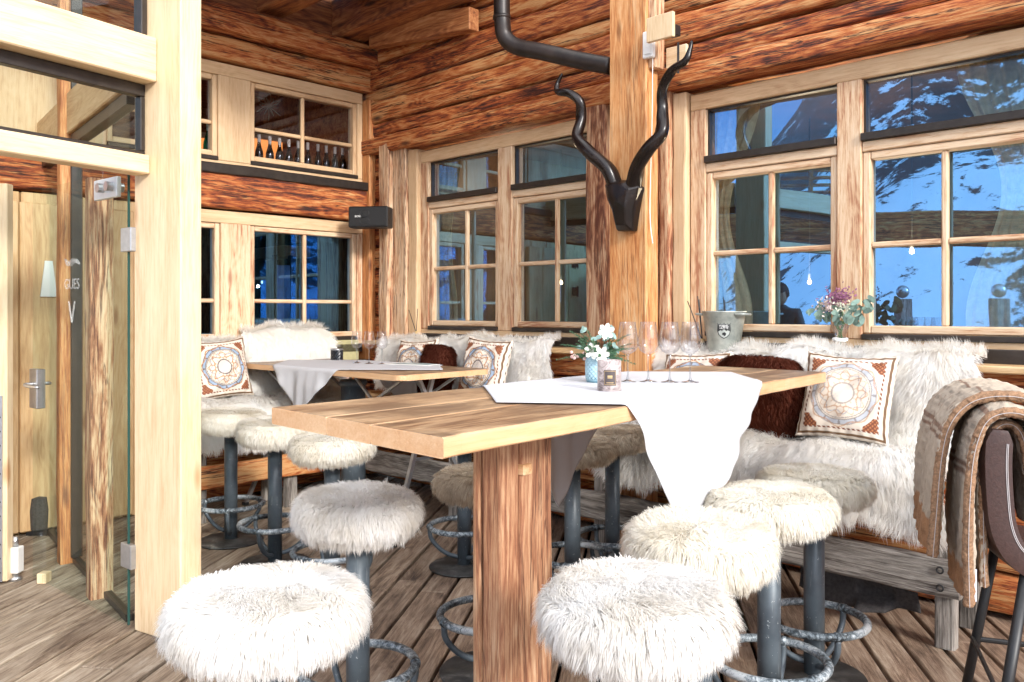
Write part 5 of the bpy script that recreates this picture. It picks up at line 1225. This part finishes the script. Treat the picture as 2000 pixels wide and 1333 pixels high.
# flower pot
def plate_pot(x, y, z0, r, h):
    t = thing('flower_pot', 'ice-blue diamond-patterned pot holding the winter bouquet', 'pot', WORLD, (x, y, z0)); n, mm = 96, 70
    V = []; Q = []
    for j in range(mm + 1):
        v = j / mm
        for i in range(n):
            th = 2 * math.pi * i / n; rr = r * (1 - .10 * (1 - v) ** 6 - .03 * v ** 10)
            if .12 < v < .88:
                d = abs((th * 9 / (2 * math.pi) * 2 + v * 6) % 1 - .5) ; e = abs((th * 9 / (2 * math.pi) * 2 - v * 6) % 1 - .5)
                rr -= .0028 * (1 if (d < .13 or e < .13) else 0) - .0006
            V.append((rr * math.cos(th), rr * math.sin(th), v * h))
    for j in range(mm):
        for i in range(n): Q.append((j * n + i, j * n + (i + 1) % n, (j + 1) * n + (i + 1) % n, (j + 1) * n + i))
    b0 = len(V); V.append((0, 0, 0)); V.append((0, 0, h - .02)); T_ = [((i + 1) % n, i, b0) for i in range(n)] + [(mm * n + i, mm * n + (i + 1) % n, b0 + 1) for i in range(n)]
    me = mesh_np('pot', np.array(V), Q, T_); mt_, t2, o2 = nodes('blue_glazed_ceramic'); tc = t2.nodes.new('ShaderNodeTexCoord'); sp = t2.nodes.new('ShaderNodeSeparateXYZ'); t2.links.new(tc.outputs['Object'], sp.inputs[0])
    rad = math_(t2, 'SQRT', math_(t2, 'ADD', math_(t2, 'MULTIPLY', sp.outputs[0], sp.outputs[0]), math_(t2, 'MULTIPLY', sp.outputs[1], sp.outputs[1])))
    c = ramp_(t2, math_(t2, 'MULTIPLY', math_(t2, 'SUBTRACT', rad, r - .006), 160), [(.25, (.07, .17, .22)), (.75, (.38, .56, .64))]); princ(t2, o2, c, .3); link_mesh('pot', me, mt_, t); return t
pv = gnd(1169, 750, H1); plate_pot(pv.x, pv.y, H1 + .007, .053, .106)
def leafy(bm, base, direc, length, n, ll, lw, rnd, droop=.2, flat=False):
    d = Vector(direc).normalized(); pts = [Vector(base) + d * (length * k / 6) + Vector((0, 0, -droop * length * (k / 6) ** 2)) for k in range(7)]
    tube(bm, pts, [.0022 * (1 - k / 8) for k in range(7)], 5)
    for i in range(n):
        f = (i + 1) / n; k = min(5, int(f * 6)); p = pts[k].lerp(pts[k + 1], f * 6 - k if f < 1 else 1)
        tt = (pts[k + 1] - pts[k]).normalized(); side = Vector((rnd.gauss(0, 1), rnd.gauss(0, 1), rnd.gauss(0, 1))); side = (side - tt * side.dot(tt)).normalized()
        dd = (tt * .6 + side).normalized(); L = ll * (1.15 - .7 * f) * rnd.uniform(.7, 1.2); wv = tt.cross(dd).normalized() * lw
        q = p + dd * L; m1 = p + dd * L * .45
        v = [bm.verts.new(c) for c in (p, m1 + wv, q, m1 - wv)]; bm.faces.new(v)
rnd = random.Random(8)
def green(name, c, var=.35): return plain(name, c, .6, 0, var, 40)
bq = thing('bouquet', 'winter bouquet of fir sprigs and white blossoms in the ice-blue pot', 'flowers', WORLD, (pv.x, pv.y, H1 + .13))
zt = H1 + .125
bm = nb()
for i in range(52):
    a = rnd.uniform(0, 6.28); e = rnd.uniform(.1, 1.3); leafy(bm, (pv.x + .02 * math.cos(a), pv.y + .02 * math.sin(a), zt), (math.cos(a) * math.cos(e), math.sin(a) * math.cos(e), math.sin(e)), rnd.uniform(.09, .18), 90, .020, .0019, rnd, .25)
for dx, dz in ((-.17, .07), (-.13, .13), (.12, .10)): leafy(bm, (pv.x, pv.y, zt + .02), (dx, -.03, dz), .19, 120, .022, .0020, rnd, .15)
obj('fir_sprigs', bm, green('fir_green', (.06, .14, .07)), bq)
bm = nb()
for i in range(26):
    a = rnd.uniform(0, 6.28); c = Vector((pv.x + rnd.uniform(.03, .1) * math.cos(a), pv.y + rnd.uniform(.03, .09) * math.sin(a), zt + rnd.uniform(0, .14)))
    u = Vector((rnd.gauss(0, 1), rnd.gauss(0, 1), rnd.gauss(0, 1))).normalized(); v = u.orthogonal().normalized(); bm.faces.new([bm.verts.new(c + u * .02 * math.cos(k * .785) + v * .013 * math.sin(k * .785)) for k in range(8)])
obj('eucalyptus_leaves', bm, green('eucalyptus', (.22, .33, .30), .2), bq)
for (dx, dy, dz) in ((-.035, -.06, .035), (.005, -.075, .02), (.03, -.04, .125)):
    bm = nb(); c = Vector((pv.x + dx, pv.y + dy, zt + dz))
    for k in range(6):
        a = k * 1.047 + dx * 9; u = Vector((math.cos(a), -.35, math.sin(a))).normalized(); v = u.cross(Vector((0, -1, .2))).normalized(); pr_ = [bm.verts.new(q) for q in (c, c + u * .017 + v * .012, c + u * .034 + v * .010 + Vector((0, -.008, 0)), c + u * .042 + Vector((0, -.003, 0)), c + u * .034 - v * .010 + Vector((0, -.008, 0)), c + u * .017 - v * .012)]; bm.faces.new(pr_)
    obj('white_blossom', bm, plain('white_petal', (.85, .84, .76), .6), bq)
bm = nb()
for k in range(7):
    q = Vector((pv.x - .10 + rnd.uniform(-.03, .04), pv.y - .03 + rnd.uniform(-.02, .02), zt + rnd.uniform(-.01, .03))); bmesh.ops.create_icosphere(bm, subdivisions=2, radius=.008, matrix=Matrix.Translation(q))
obj('pink_buds', bm, plain('pink_bud', (.7, .45, .4), .6), bq)
bq.scale = (.86,) * 3; bq.location.z = H1 + .108
# candle jar
cj = gnd(1190, 768, H1); z0 = H1 + .007; jar = thing('candle_jar', 'marbled grey-brown candle jar with a dark gold-edged label in front of the flowers', 'candle', WORLD, (cj.x, cj.y, z0))
mm_, t2, o2 = nodes('marbled_jar'); tc = t2.nodes.new('ShaderNodeTexCoord'); nz = noise_(t2, scale_(t2, tc.outputs['Object'], (18, 18, 30)), 1, 6, .7, 1); princ(t2, o2, ramp_(t2, nz, [(.38, (.10, .07, .07)), (.5, (.34, .28, .27)), (.65, (.52, .46, .44))]), .35, bump_(t2, nz, .5, .002))
bm = nb(); lathe(bm, [(0, z0), (.050, z0), (.0535, z0 + .004), (.0535, z0 + .138), (.051, z0 + .141), (.0485, z0 + .139), (.0485, z0 + .128), (0, z0 + .128)], 48, cj.x, cj.y); obj('jar', bm, mm_, jar, True)
bm = nb(); lathe(bm, [(0, z0 + .1285), (.048, z0 + .1285), (.048, z0 + .136), (0, z0 + .136)], 32, cj.x, cj.y); obj('wax', bm, M['wax'], jar)
va = math.atan2(-cj.y, -cj.x) + .06
def arc_patch(r, a0, a1, z0_, z1_, mat, nm):
    bm = nb(); n = 12; lo = [bm.verts.new((cj.x + r * math.cos(va + a0 + (a1 - a0) * i / n), cj.y + r * math.sin(va + a0 + (a1 - a0) * i / n), z0_)) for i in range(n + 1)]; hi = [bm.verts.new((v.co.x, v.co.y, z1_)) for v in lo]
    for i in range(n): bm.faces.new((lo[i], lo[i + 1], hi[i + 1], hi[i]))
    obj(nm, bm, mat, jar)
arc_patch(.0540, -.52, .52, z0 + .028, z0 + .098, M['label_dark'], 'label')
for (a0, a1, q0, q1) in ((-.46, .46, .032, .0335), (-.46, .46, .0925, .094), (-.46, -.44, .0335, .0925), (.44, .46, .0335, .0925), (-.2, .2, .068, .0735), (-.2, .2, .0615, .0655), (-.3, .3, .040, .0425)): arc_patch(.0544, a0, a1, z0 + q0, z0 + q1, M['gold'], 'gold_print')
jar.scale = (KS,) * 3
# ice bucket on the ledge
ix, iZ = RF.sx(1414, -.115); iz = 1.205; k_ = iZ / F_PX; ib = thing('ice_bucket', 'galvanised ice bucket with a black crest and ring handle on the window ledge', 'bucket', RF, (ix, -.115, iz)); hb = .245
bm = nb(); lathe(bm, [(0, iz), (.082, iz), (.085, iz + .005), (.122, iz + hb - .012), (.127, iz + hb - .006), (.127, iz + hb), (.121, iz + hb), (.116, iz + hb - .02), (.084, iz + .05), (0, iz + .05)], 48, ix, -.115); obj('pail', bm, M['zinc'], ib, True)
for sgn in (-1, 1):
    bm = nb(); q = [(ix + sgn * .105 * 1 , -.115 - .06, iz + hb - .02), (ix + sgn * .15, -.17, iz + hb - .018), (ix + sgn * .158, -.13, iz + hb - .018), (ix + sgn * .15, -.085, iz + hb - .02), (ix + sgn * .112, -.08, iz + hb - .02)]; tube(bm, smooth_path(q, 5), .007, 10); obj('handle', bm, M['zinc'], ib, True)
cdir = math.atan2(0, 0); camL = Vector(((Vector((0, 0, 0)) - RF.o).dot(RF.X), (Vector((0, 0, 0)) - RF.o).dot(RF.Y))); va2 = math.atan2(camL.y + .115, camL.x - ix)
def on_pail(u, v, lift=.0012):
    """u across, v up, metres on the pail's side facing the terrace"""
    f = v / hb; r = .085 + .037 * f + lift; a = va2 + u / r; return Vector((ix + r * math.cos(a), -.115 + r * math.sin(a), iz + v))
def shield(sc_, lift, mat, nm):
    bm = nb(); cv = .135; P2 = []
    for (u, v) in ((-.034, .038), (-.017, .034), (0, .041), (.017, .034), (.034, .038), (.035, .0), (.028, -.022), (.014, -.036), (0, -.043), (-.014, -.036), (-.028, -.022), (-.035, 0)): P2.append(on_pail(u * sc_, cv + v * sc_, lift))
    c = bm.verts.new(on_pail(0, cv, lift)); vs = [bm.verts.new(q) for q in P2]
    for i in range(len(vs)): bm.faces.new((vs[i], vs[(i + 1) % len(vs)], c))
    obj(nm, bm, mat, ib)
shield(1.12, .0012, M['emblem'], 'crest_outline'); shield(1.0, .0022, plain('crest_grey', (.42, .45, .42), .5, .3), 'crest_field'); 
def crest_poly(pts, nm, mat=None, lift=.0032):
    bm = nb(); bm.faces.new([bm.verts.new(on_pail(u, .135 + v, lift)) for u, v in pts]); obj(nm, bm, mat or M['emblem'], ib)
crest_poly([(-.033, .0365), (-.016, .033), (0, .0395), (.016, .033), (.033, .0365), (.034, -.006), (.020, .001), (.013, -.004), (0, .0075), (-.011, -.003), (-.019, .002), (-.034, -.008)], 'crest_peaks')
crest_poly([(-.008, -.014), (.004, -.010), (.013, -.018), (.010, -.028), (.002, -.033), (-.004, -.026), (-.012, -.024)], 'crest_figure')
axX = (on_pail(.01, .135) - on_pail(-.01, .135)).normalized(); up_ = Vector((.0, 0, 1)); nrm_ = axX.cross(up_).normalized()
for s_, v_, z_ in (('WEDEL', .0255, .0165), ('HÜTTE', .0125, .0155)):
    o3 = on_pail(0, .135 + v_ , .0062); MM = Matrix.Translation(o3) @ Matrix((( axX.x, up_.x, nrm_.x, 0), (axX.y, up_.y, nrm_.y, 0), (axX.z, up_.z, nrm_.z, 0), (0, 0, 0, 1))); text_mesh(s_, z_, M['white'], 'crest_lettering', ib, MM, .0003)
# flower vase on the ledge
vx, vZ = RF.sx(1641, -.11); vz = 1.205; vs1 = thing('glass_vase', 'small flared clear glass vase with water on the window ledge', 'vase', RF, (vx, -.11, vz))
bm = nb(); lathe(bm, [(0, vz), (.062, vz), (.066, vz + .01), (.045, vz + .05), (.026, vz + .085), (.028, vz + .12), (.05, vz + .175), (.048, vz + .176), (.026, vz + .12), (.024, vz + .085), (.043, vz + .05), (.06, vz + .012), (0, vz + .01)], 32, vx, -.11); obj('vase', bm, M['wine_glass'], vs1, True)
bm = nb(); lathe(bm, [(0, vz + .012), (.058, vz + .014), (.043, vz + .045), (0, vz + .045)], 24, vx, -.11); obj('water', bm, plain('amber_water', (.35, .22, .08), .1), vs1, True)
bm = nb(); tube(bm, [(vx + .031 * math.cos(k * .5236), -.11 + .031 * math.sin(k * .5236), vz + .095 + .003 * math.sin(k)) for k in range(12)], .010, 8, closed=True); obj('ribbon', bm, M['white'], vs1, True)
bq2 = thing('posy', 'posy of mauve flowers and eucalyptus in the flared vase under the wide window', 'flowers', RF, (vx, -.11, vz + .17)); bm = nb(); z2 = vz + .05
for i in range(12): a = rnd.uniform(0, 6.28); tube(bm, [(vx + .01 * math.cos(a), -.11 + .01 * math.sin(a), z2), (vx + .012 * math.cos(a + 2), -.11, z2 + .06), (vx + .06 * math.cos(a), -.11 + .05 * math.sin(a), z2 + .19)], .0018, 5)
obj('stems', bm, green('stem_green', (.10, .22, .06)), bq2)
bm = nb()
def oval(bm, c, u, v, a, b): bm.faces.new([bm.verts.new(c + u * a * math.cos(k * .628) + v * b * math.sin(k * .628)) for k in range(10)])
for (dx, dz, n_) in ((-.16, .17, 9), (-.12, .20, 6), (.10, .20, 8), (.17, .20, 11), (.22, .17, 7), (.0, .17, 16)):
    for i in range(n_):
        f = rnd.uniform(.35, 1); c = Vector((vx + dx * f, -.13 + rnd.uniform(-.05, .03), z2 + .10 + (dz - .06) * f + rnd.uniform(-.02, .02))); u = Vector((rnd.gauss(0, 1), rnd.gauss(0, .5), rnd.gauss(0, 1))).normalized(); oval(bm, c, u, u.cross(Vector((rnd.gauss(0, .3), -1, rnd.gauss(0, .3)))).normalized(), .026, .014)
obj('eucalyptus_leaves', bm, green('grey_eucalyptus', (.20, .30, .25), .25), bq2)
for nm, col, n_, cx_, cz_, sp in (('mauve_heads', (.22, .08, .15), 300, 0, .27, .055), ('pale_florets', (.65, .52, .48), 200, -.05, .225, .05), ('white_florets', (.62, .64, .5), 120, .02, .21, .05)):
    bm = nb()
    for i in range(n_):
        c = Vector((vx + cx_ + rnd.gauss(0, sp * .6), -.13 + rnd.gauss(0, .03), z2 + cz_ + rnd.gauss(0, sp * .38))); u = Vector((rnd.gauss(0, 1), rnd.gauss(0, 1), rnd.gauss(0, 1))).normalized(); oval(bm, c, u, u.orthogonal().normalized(), .0075, .004)
    obj(nm, bm, plain(nm + '_petal', col, .7, 0, .3, 60), bq2)
# reed diffusers
for (px, py, lab, sticks) in ((813, 657, 'small reed diffuser bottle with dark sticks on the ledge at the left window', ((-.09, .19), (.025, .2))), (1372, 680, 'reed diffuser with thin dark sticks half hidden behind the ice bucket', ((-.10, .24), (-.03, .27), (-.02, .25)))):
    x, Z = RF.sx(px, -.08); t = thing('reed_diffuser', lab, 'diffuser', RF, (x, -.08, 1.205), 'reed diffusers on the ledge')
    bm = nb(); lathe(bm, [(0, 1.206), (.03, 1.206), (.032, 1.212), (.032, 1.25), (.012, 1.262), (.012, 1.275), (0, 1.276)], 20, x, -.08); obj('flask', bm, M['black'], t, True)
    bm = nb(); tube(bm, [(x, -.08, 1.262), (x, -.08, 1.285)], .014, 14); obj('cap', bm, M['gold'], t)
    for (dx, dz) in sticks: bm = nb(); tube(bm, [(x, -.08, 1.27), (x + dx, -.085, 1.27 + dz)], .003, 6); obj('reed', bm, M['black'], t)
x, Z = RF.sx(820, -.10); bm = nb(); box(bm, x - .0, x + .045, -.13, -.10, 1.206, 1.255, .002); o = obj('small_card', bm, M['white']); at_frame(o, RF); tag(o, 'tiny white card standing beside the reed diffuser at the left window', 'card')

# ------------------------------------------------------------------ chair with a blanket at the right border
CH = Frame((1.475, 2.55), R(-20))
ch = thing('bar_chair', 'brown leather high chair with black legs at the right picture border', 'chair', CH, (.25, .25, 0))
prof = [(0, 1.09), (-.005, 1.0), (-.002, .9), (.008, .80), (.035, .73), (.085, .685), (.16, .665), (.5, .66)]
pp_ = smooth_path([(x, 0, z) for x, z in prof], 6)
bm = nb(); ny = 10; g = []
for i, p in enumerate(pp_):
    t = (pp_[min(i + 1, len(pp_) - 1)] - pp_[max(i - 1, 0)]).normalized(); nn = Vector((-t.z, 0, t.x)); row = []
    hw = .036 * (1 if i > 3 else (.55 + .45 * i / 3))
    for s_ in (1, -1): row.append([Vector((p.x, y * .48 / ny, p.z)) + nn * hw * s_ + Vector((.03 * math.sin(y / ny * math.pi) * -1, 0, 0)) for y in range(ny + 1)])
    g.append([bm.verts.new(v) for v in row[0] + row[1][::-1]])
nn_ = len(g[0])
for A, B in zip(g, g[1:]):
    for k in range(nn_): bm.faces.new((A[k], A[(k + 1) % nn_], B[(k + 1) % nn_], B[k]))
bm.faces.new(g[0][::-1]); bm.faces.new(g[-1])
bmesh.ops.recalc_face_normals(bm, faces=bm.faces)
o = obj('shell', bm, M['leather'], ch, True); bv = o.modifiers.new('b', 'BEVEL'); bv.width = .008; bv.segments = 3; bv.limit_method = 'ANGLE'
for s_ in (.020, .024):
    for i in range(6, len(pp_) - 8):
        if i % 1 == 0: pass
    bm = nb(); q = []
    for i in range(3, len(pp_)):
        t = (pp_[min(i + 1, len(pp_) - 1)] - pp_[max(i - 1, 0)]).normalized(); q.append(pp_[i] + Vector((-t.z, 0, t.x)) * s_ + Vector((0, -.001, 0)))
    tube(bm, q, .0013, 5); obj('stitching', bm, M['thread'], ch)
for (x, y, fx, fy) in ((.07, .02, -.045, -.07), (.07, .46, -.03, .54), (.46, .02, .55, -.06), (.46, .46, .55, .54)):
    bm = nb(); tube(bm, [(x, y, .655), (fx, fy, 0.0)], .0165, 16); obj('leg', bm, M['black'], ch, True)
bm = nb(); tube(bm, [(.0, -.02, .28), (.0, .50, .28), (.5, .50, .28), (.5, -.02, .28)], .010, 10, closed=True); obj('foot_rest', bm, M['black'], ch)
def blanket(prof, y0, y1, thick, cols, hemlo, name, parent, seed, slope=0):
    P_ = smooth_path([(x, 0, z) for x, z in prof], 18); n = len(P_); ny = 60; V = []; Cc = []
    cum = [0]
    for a, b in zip(P_, P_[1:]): cum.append(cum[-1] + (b - a).length)
    T_ = cum[-1]
    rows = []
    for side in (0, 1):
        for i, p in enumerate(P_):
            t = (P_[min(i + 1, n - 1)] - P_[max(i - 1, 0)]).normalized(); nn = Vector((t.z, 0, -t.x))
            for j in range(ny + 1):
                v = j / ny; yy = y0 + (y1 - y0) * v; w = .008 * math.sin(v * 7 + seed + cum[i] * 3) + .006 * math.sin(v * 15 + cum[i] * 11)
                fz = .006 * noise.noise(Vector((p.x * 60, yy * 60, p.z * 60)))
                q = Vector((p.x, yy + .01 * math.sin(cum[i] * 8 + seed), p.z)) + nn * (w + fz + (thick / 2 if side else -thick / 2))
                V.append(q[:])
                s = min(cum[i], T_ - cum[i]); e = noise.noise(Vector((cum[i] * 30, yy * 30, seed))) * .5 + .5; c = np.array((.42, .35, .275)) * (.80 + .35 * e)
                if s < hemlo + .004 * math.sin(v * 30): c = np.array((.32, .17, .085)) * (.8 + .5 * e)
                for s0 in (.50, .545, .59):
                    if abs(cum[i] - s0 * T_ * 1.0) < .008 and (int(v * 22 + seed) % 3 != 0): c = c * (.55 + .3 * e)
                for s0 in (.40, .425, .60):
                    if abs(cum[i] - s0 * T_) < .007: c = np.array((.16, .10, .07)) * (.6 + 1.2 * e)
                if (abs((v * 6 + .3) % 1 - .5) < .06) and .40 * T_ < cum[i] < .60 * T_ and e > .5: c = np.array((.27, .20, .15))
                Cc.append((*c, 1))
    m = ny + 1; N1 = n * m; Q = []
    for i in range(n - 1):
        for j in range(ny):
            a = i * m + j; Q.append((a, a + 1, a + m + 1, a + m)); Q.append((N1 + a, N1 + a + m, N1 + a + m + 1, N1 + a + 1))
        for j in (0, ny): a = i * m + j; Q.append((a, a + m, N1 + a + m, N1 + a))
    for j in range(ny):
        for i in (0, n - 1): a = i * m + j; Q.append((a, a + 1, N1 + a + 1, N1 + a))
    off = OFF[parent.name]; V = np.array(V) - np.array(off[:]); me = mesh_np(name, V, Q, [])
    at = me.color_attributes.new('Col', 'FLOAT_COLOR', 'POINT'); at.data.foreach_set('color', np.array(Cc, np.float32).ravel())
    link_mesh(name, me, M['wool'], parent)
    # fleece hem along the near edge with a white seam
    bm = nb(); tube(bm, [Vector((p.x, y0 + .002, p.z)) for p in P_], [thick * .85] * n, 12)
    for v in bm.verts: v.co += Vector((1, 1, 1)) * .005 * noise.noise(v.co * 75)
    o = obj('fleece_hem', bm, M['fleece'], parent, True)
    bm = nb(); tube(bm, [Vector((p.x, y0 - thick * .85, p.z)) for p in P_], .0011, 5); obj('seam', bm, M['thread'], parent)
M['fleece'] = plain('tan_fleece', (.26, .15, .085), .95, 0, .35, 120, 1.0)
bl = thing('wool_blanket', 'beige and brown wool blanket with curly fleece hems folded over the leather chair', 'blanket', CH, (-.05, .2, 1.15))
blanket([(-.085, .55), (-.088, .75), (-.08, .95), (-.062, 1.06), (-.03, 1.125), (.03, 1.145), (.085, 1.12), (.12, 1.02), (.135, .85)], .0, .42, .018, None, .10, 'inner_fold', bl, 1)
blanket([(-.035, .60), (-.04, .80), (-.035, .98), (-.01, 1.08), (.03, 1.105), (.065, 1.07), (.085, .95), (.09, .80)], .05, .40, .015, None, .0, 'lining_fold', bl, 4)
blanket([(-.175, .665), (-.165, .80), (-.15, .98), (-.125, 1.09), (-.07, 1.16), (.01, 1.185), (.10, 1.175), (.20, 1.12), (.28, 1.0)], .10, .62, .020, None, .11, 'outer_fold', bl, 2)
ax_ = CH.w(-.062, .01, .62); bm = nb(); box(bm, -.082, -.062, .012, .015, .56, .66, .001); obj('care_label', bm, plain('pale_blue_label', (.6, .66, .8), .6), bl)

# ------------------------------------------------------------------ what the windows mirror: terrace edge to the left, and a guest
for (px, mz, lab) in ((1765, 11.5, 'weathered railing post with a glass ball top at the left terrace edge, nearer one'), (1950, 11.5, 'weathered railing post with a glass ball top at the left terrace edge, farther back'), (1640, 13.5, 'weathered railing post with a glass ball top beyond the entrance')):
    p = mirrored(px, mz)
    t = thing('railing_post', lab, 'post', WORLD, (p.x, p.y, 0), 'railing posts at the terrace edge')
    bm = nb(); box(bm, p.x - .09, p.x + .09, p.y - .09, p.y + .09, -.1, 1.62, .006); obj('shaft', bm, wood('weather', 'Z'), t)
    bm = nb(); bmesh.ops.create_uvsphere(bm, u_segments=20, v_segments=12, radius=.09, matrix=Matrix.Translation((p.x, p.y, 1.72))); obj('ball', bm, M['steel'], t, True)
t = thing('pergola_beam', 'dark timber beam on posts along the left terrace edge', 'pergola', WORLD, (-6.2, 1.5, 0))
ang = math.atan2(-5, 1.0)
PB = Frame((-6.2, 5.5), ang)
OFF[t.name] = Vector((0, 0, 0)); t.location = PB.w(0, 0, 0); t.rotation_euler = (0, 0, ang)
bm = nb(); rough(bm, 0, -1, 9.5, -.12, .12, 2.35, 2.85, 3, .01, .3, .02); obj('beam', bm, wood('old', 'X'), t)
for x in (-.6, 8.6): bm = nb(); box(bm, x, x + .16, -.08, .08, 0, 2.349, .006); obj('upright', bm, wood('old', 'Z'), t)
fe = thing('slatted_rail', 'low slatted timber rail standing on the pergola beam', 'railing', PB, (4, 0, 2.86))
for k in range(6): bm = nb(); box(bm, 3.4, 4.9, -.015, .015, 2.90 + k * .11, 2.95 + k * .11, .003); obj('slat', bm, wood('old', 'X'), fe)
for x in (3.5, 4.15, 4.8): bm = nb(); box(bm, x, x + .06, .016, .06, 2.861, 3.55, .003); obj('baluster', bm, wood('old', 'Z'), fe)
# guest reflected in the window, looking down at something held in both hands
gx, gy = mirrored(1524, 9.3)
me = bpy.data.meshes.new('person'); J = {}; VV = []; EE = []; RR = []
def jt(n, p, r, par=None):
    J[n] = len(VV); VV.append(p); RR.append(r)
    if par: EE.append((J[par], J[n]))
jt('pel', (0, 0, .98), (.16, .12)); jt('wai', (0, .0, 1.12), (.145, .11), 'pel'); jt('che', (0, .02, 1.32), (.175, .125), 'wai'); jt('nek0', (0, .02, 1.47), (.08, .07), 'che'); jt('nek', (.0, -.0, 1.53), (.055, .055), 'nek0')
for s_, q in ((-1, 'l'), (1, 'r')):
    jt('sh' + q, (s_ * .17, .02, 1.42), (.07, .07), 'che'); jt('el' + q, (s_ * .24, -.03, 1.14), (.052, .052), 'sh' + q); jt('wr' + q, (s_ * .09, -.27, 1.16), (.036, .034), 'el' + q)
    jt('hp' + q, (s_ * .09, 0, .90), (.10, .10), 'pel'); jt('kn' + q, (s_ * .11, -.01, .50), (.065, .065), 'hp' + q); jt('an' + q, (s_ * .12, .03, .09), (.045, .045), 'kn' + q); jt('to' + q, (s_ * .14, -.13, .035), (.045, .032), 'an' + q)
me.from_pydata([Vector(v) for v in VV], EE, [])
pr = bpy.data.objects.new('person', me); C.objects.link(pr); pr.location = (gx, gy, 0); pr.rotation_euler = (0, 0, math.atan2(1.5 - 3.02, 1.0) + R(90) + R(95))
sk2 = pr.modifiers.new('skin', 'SKIN'); sl2 = me.skin_vertices[0].data
for i, r in enumerate(RR): sl2[i].radius = r; sl2[i].use_root = (i == 0)
sb2 = pr.modifiers.new('sub', 'SUBSURF'); sb2.levels = 2; sb2.render_levels = 2
tag(pr, 'person in a dark teal jacket and orange-red sleeves looking down, mirrored in the wide window', 'person'); me.materials.append(plain('teal_jacket', (.02, .05, .055), .8, 0, .3, 30))
skin = plain('skin', (.45, .26, .18), .5)
OFF[pr.name] = Vector((0, 0, 0))
bm = nb(); bmesh.ops.create_uvsphere(bm, u_segments=28, v_segments=20, radius=1)
for v in bm.verts:
    x, y, z = v.co; z2_ = z * .122; x2 = x * .077 * (1 - .18 * max(0, -z)); y2 = y * .098
    if y < -.6 and abs(x) < .25 and -.35 < z < .12: y2 -= .016 * (1 - abs(x) / .25) * (1 - abs(z + .15) / .27 if abs(z + .15) < .27 else 0)
    if y < -.5 and .0 < z < .22 and .2 < abs(x) < .6: y2 += .007
    v.co = (x2, y2, z2_)
bmesh.ops.transform(bm, matrix=Matrix.Translation((0, -.045, 1.635)) @ Matrix.Rotation(R(28), 4, 'X'), verts=bm.verts); obj('head', bm, skin, pr, True)
bm = nb(); bmesh.ops.create_uvsphere(bm, u_segments=28, v_segments=20, radius=1); bmesh.ops.delete(bm, geom=[v for v in bm.verts if v.co.z < -.25 or (v.co.y < -.45 and v.co.z < .45)], context='VERTS')
for v in bm.verts: v.co = Vector((v.co.x * .087, v.co.y * .108, v.co.z * .134)) * (1 + .05 * noise.noise(v.co * 5))
bmesh.ops.transform(bm, matrix=Matrix.Translation((0, -.042, 1.638)) @ Matrix.Rotation(R(28), 4, 'X'), verts=bm.verts); obj('hair', bm, plain('dark_hair', (.015, .01, .008), .7), pr, True)
for s_ in (-1, 1):
    bm = nb(); tube(bm, [(s_ * .225, -.05, 1.145), (s_ * .16, -.16, 1.155), (s_ * .10, -.25, 1.16)], [.062, .052, .043], 14); obj('orange_cuff', bm, plain('orange_sleeve', (.45, .07, .02), .8), pr, True)
    bm = nb(); tube(bm, [(s_ * .09, -.26, 1.16), (s_ * .075, -.30, 1.165), (s_ * .06, -.335, 1.17)], [.030, .040, .034], 12)
    for k in range(4): tube(bm, smooth_path([(s_ * (.085 - k * .018), -.325, 1.18 - k * .004), (s_ * (.075 - k * .018), -.365, 1.185 - k * .006), (s_ * (.060 - k * .016), -.375, 1.16 - k * .006)], 3), .0085, 8)
    tube(bm, [(s_ * .055, -.30, 1.18), (s_ * .03, -.325, 1.195), (s_ * .02, -.35, 1.195)], [.011, .010, .008], 8); obj('hand', bm, skin, pr, True)
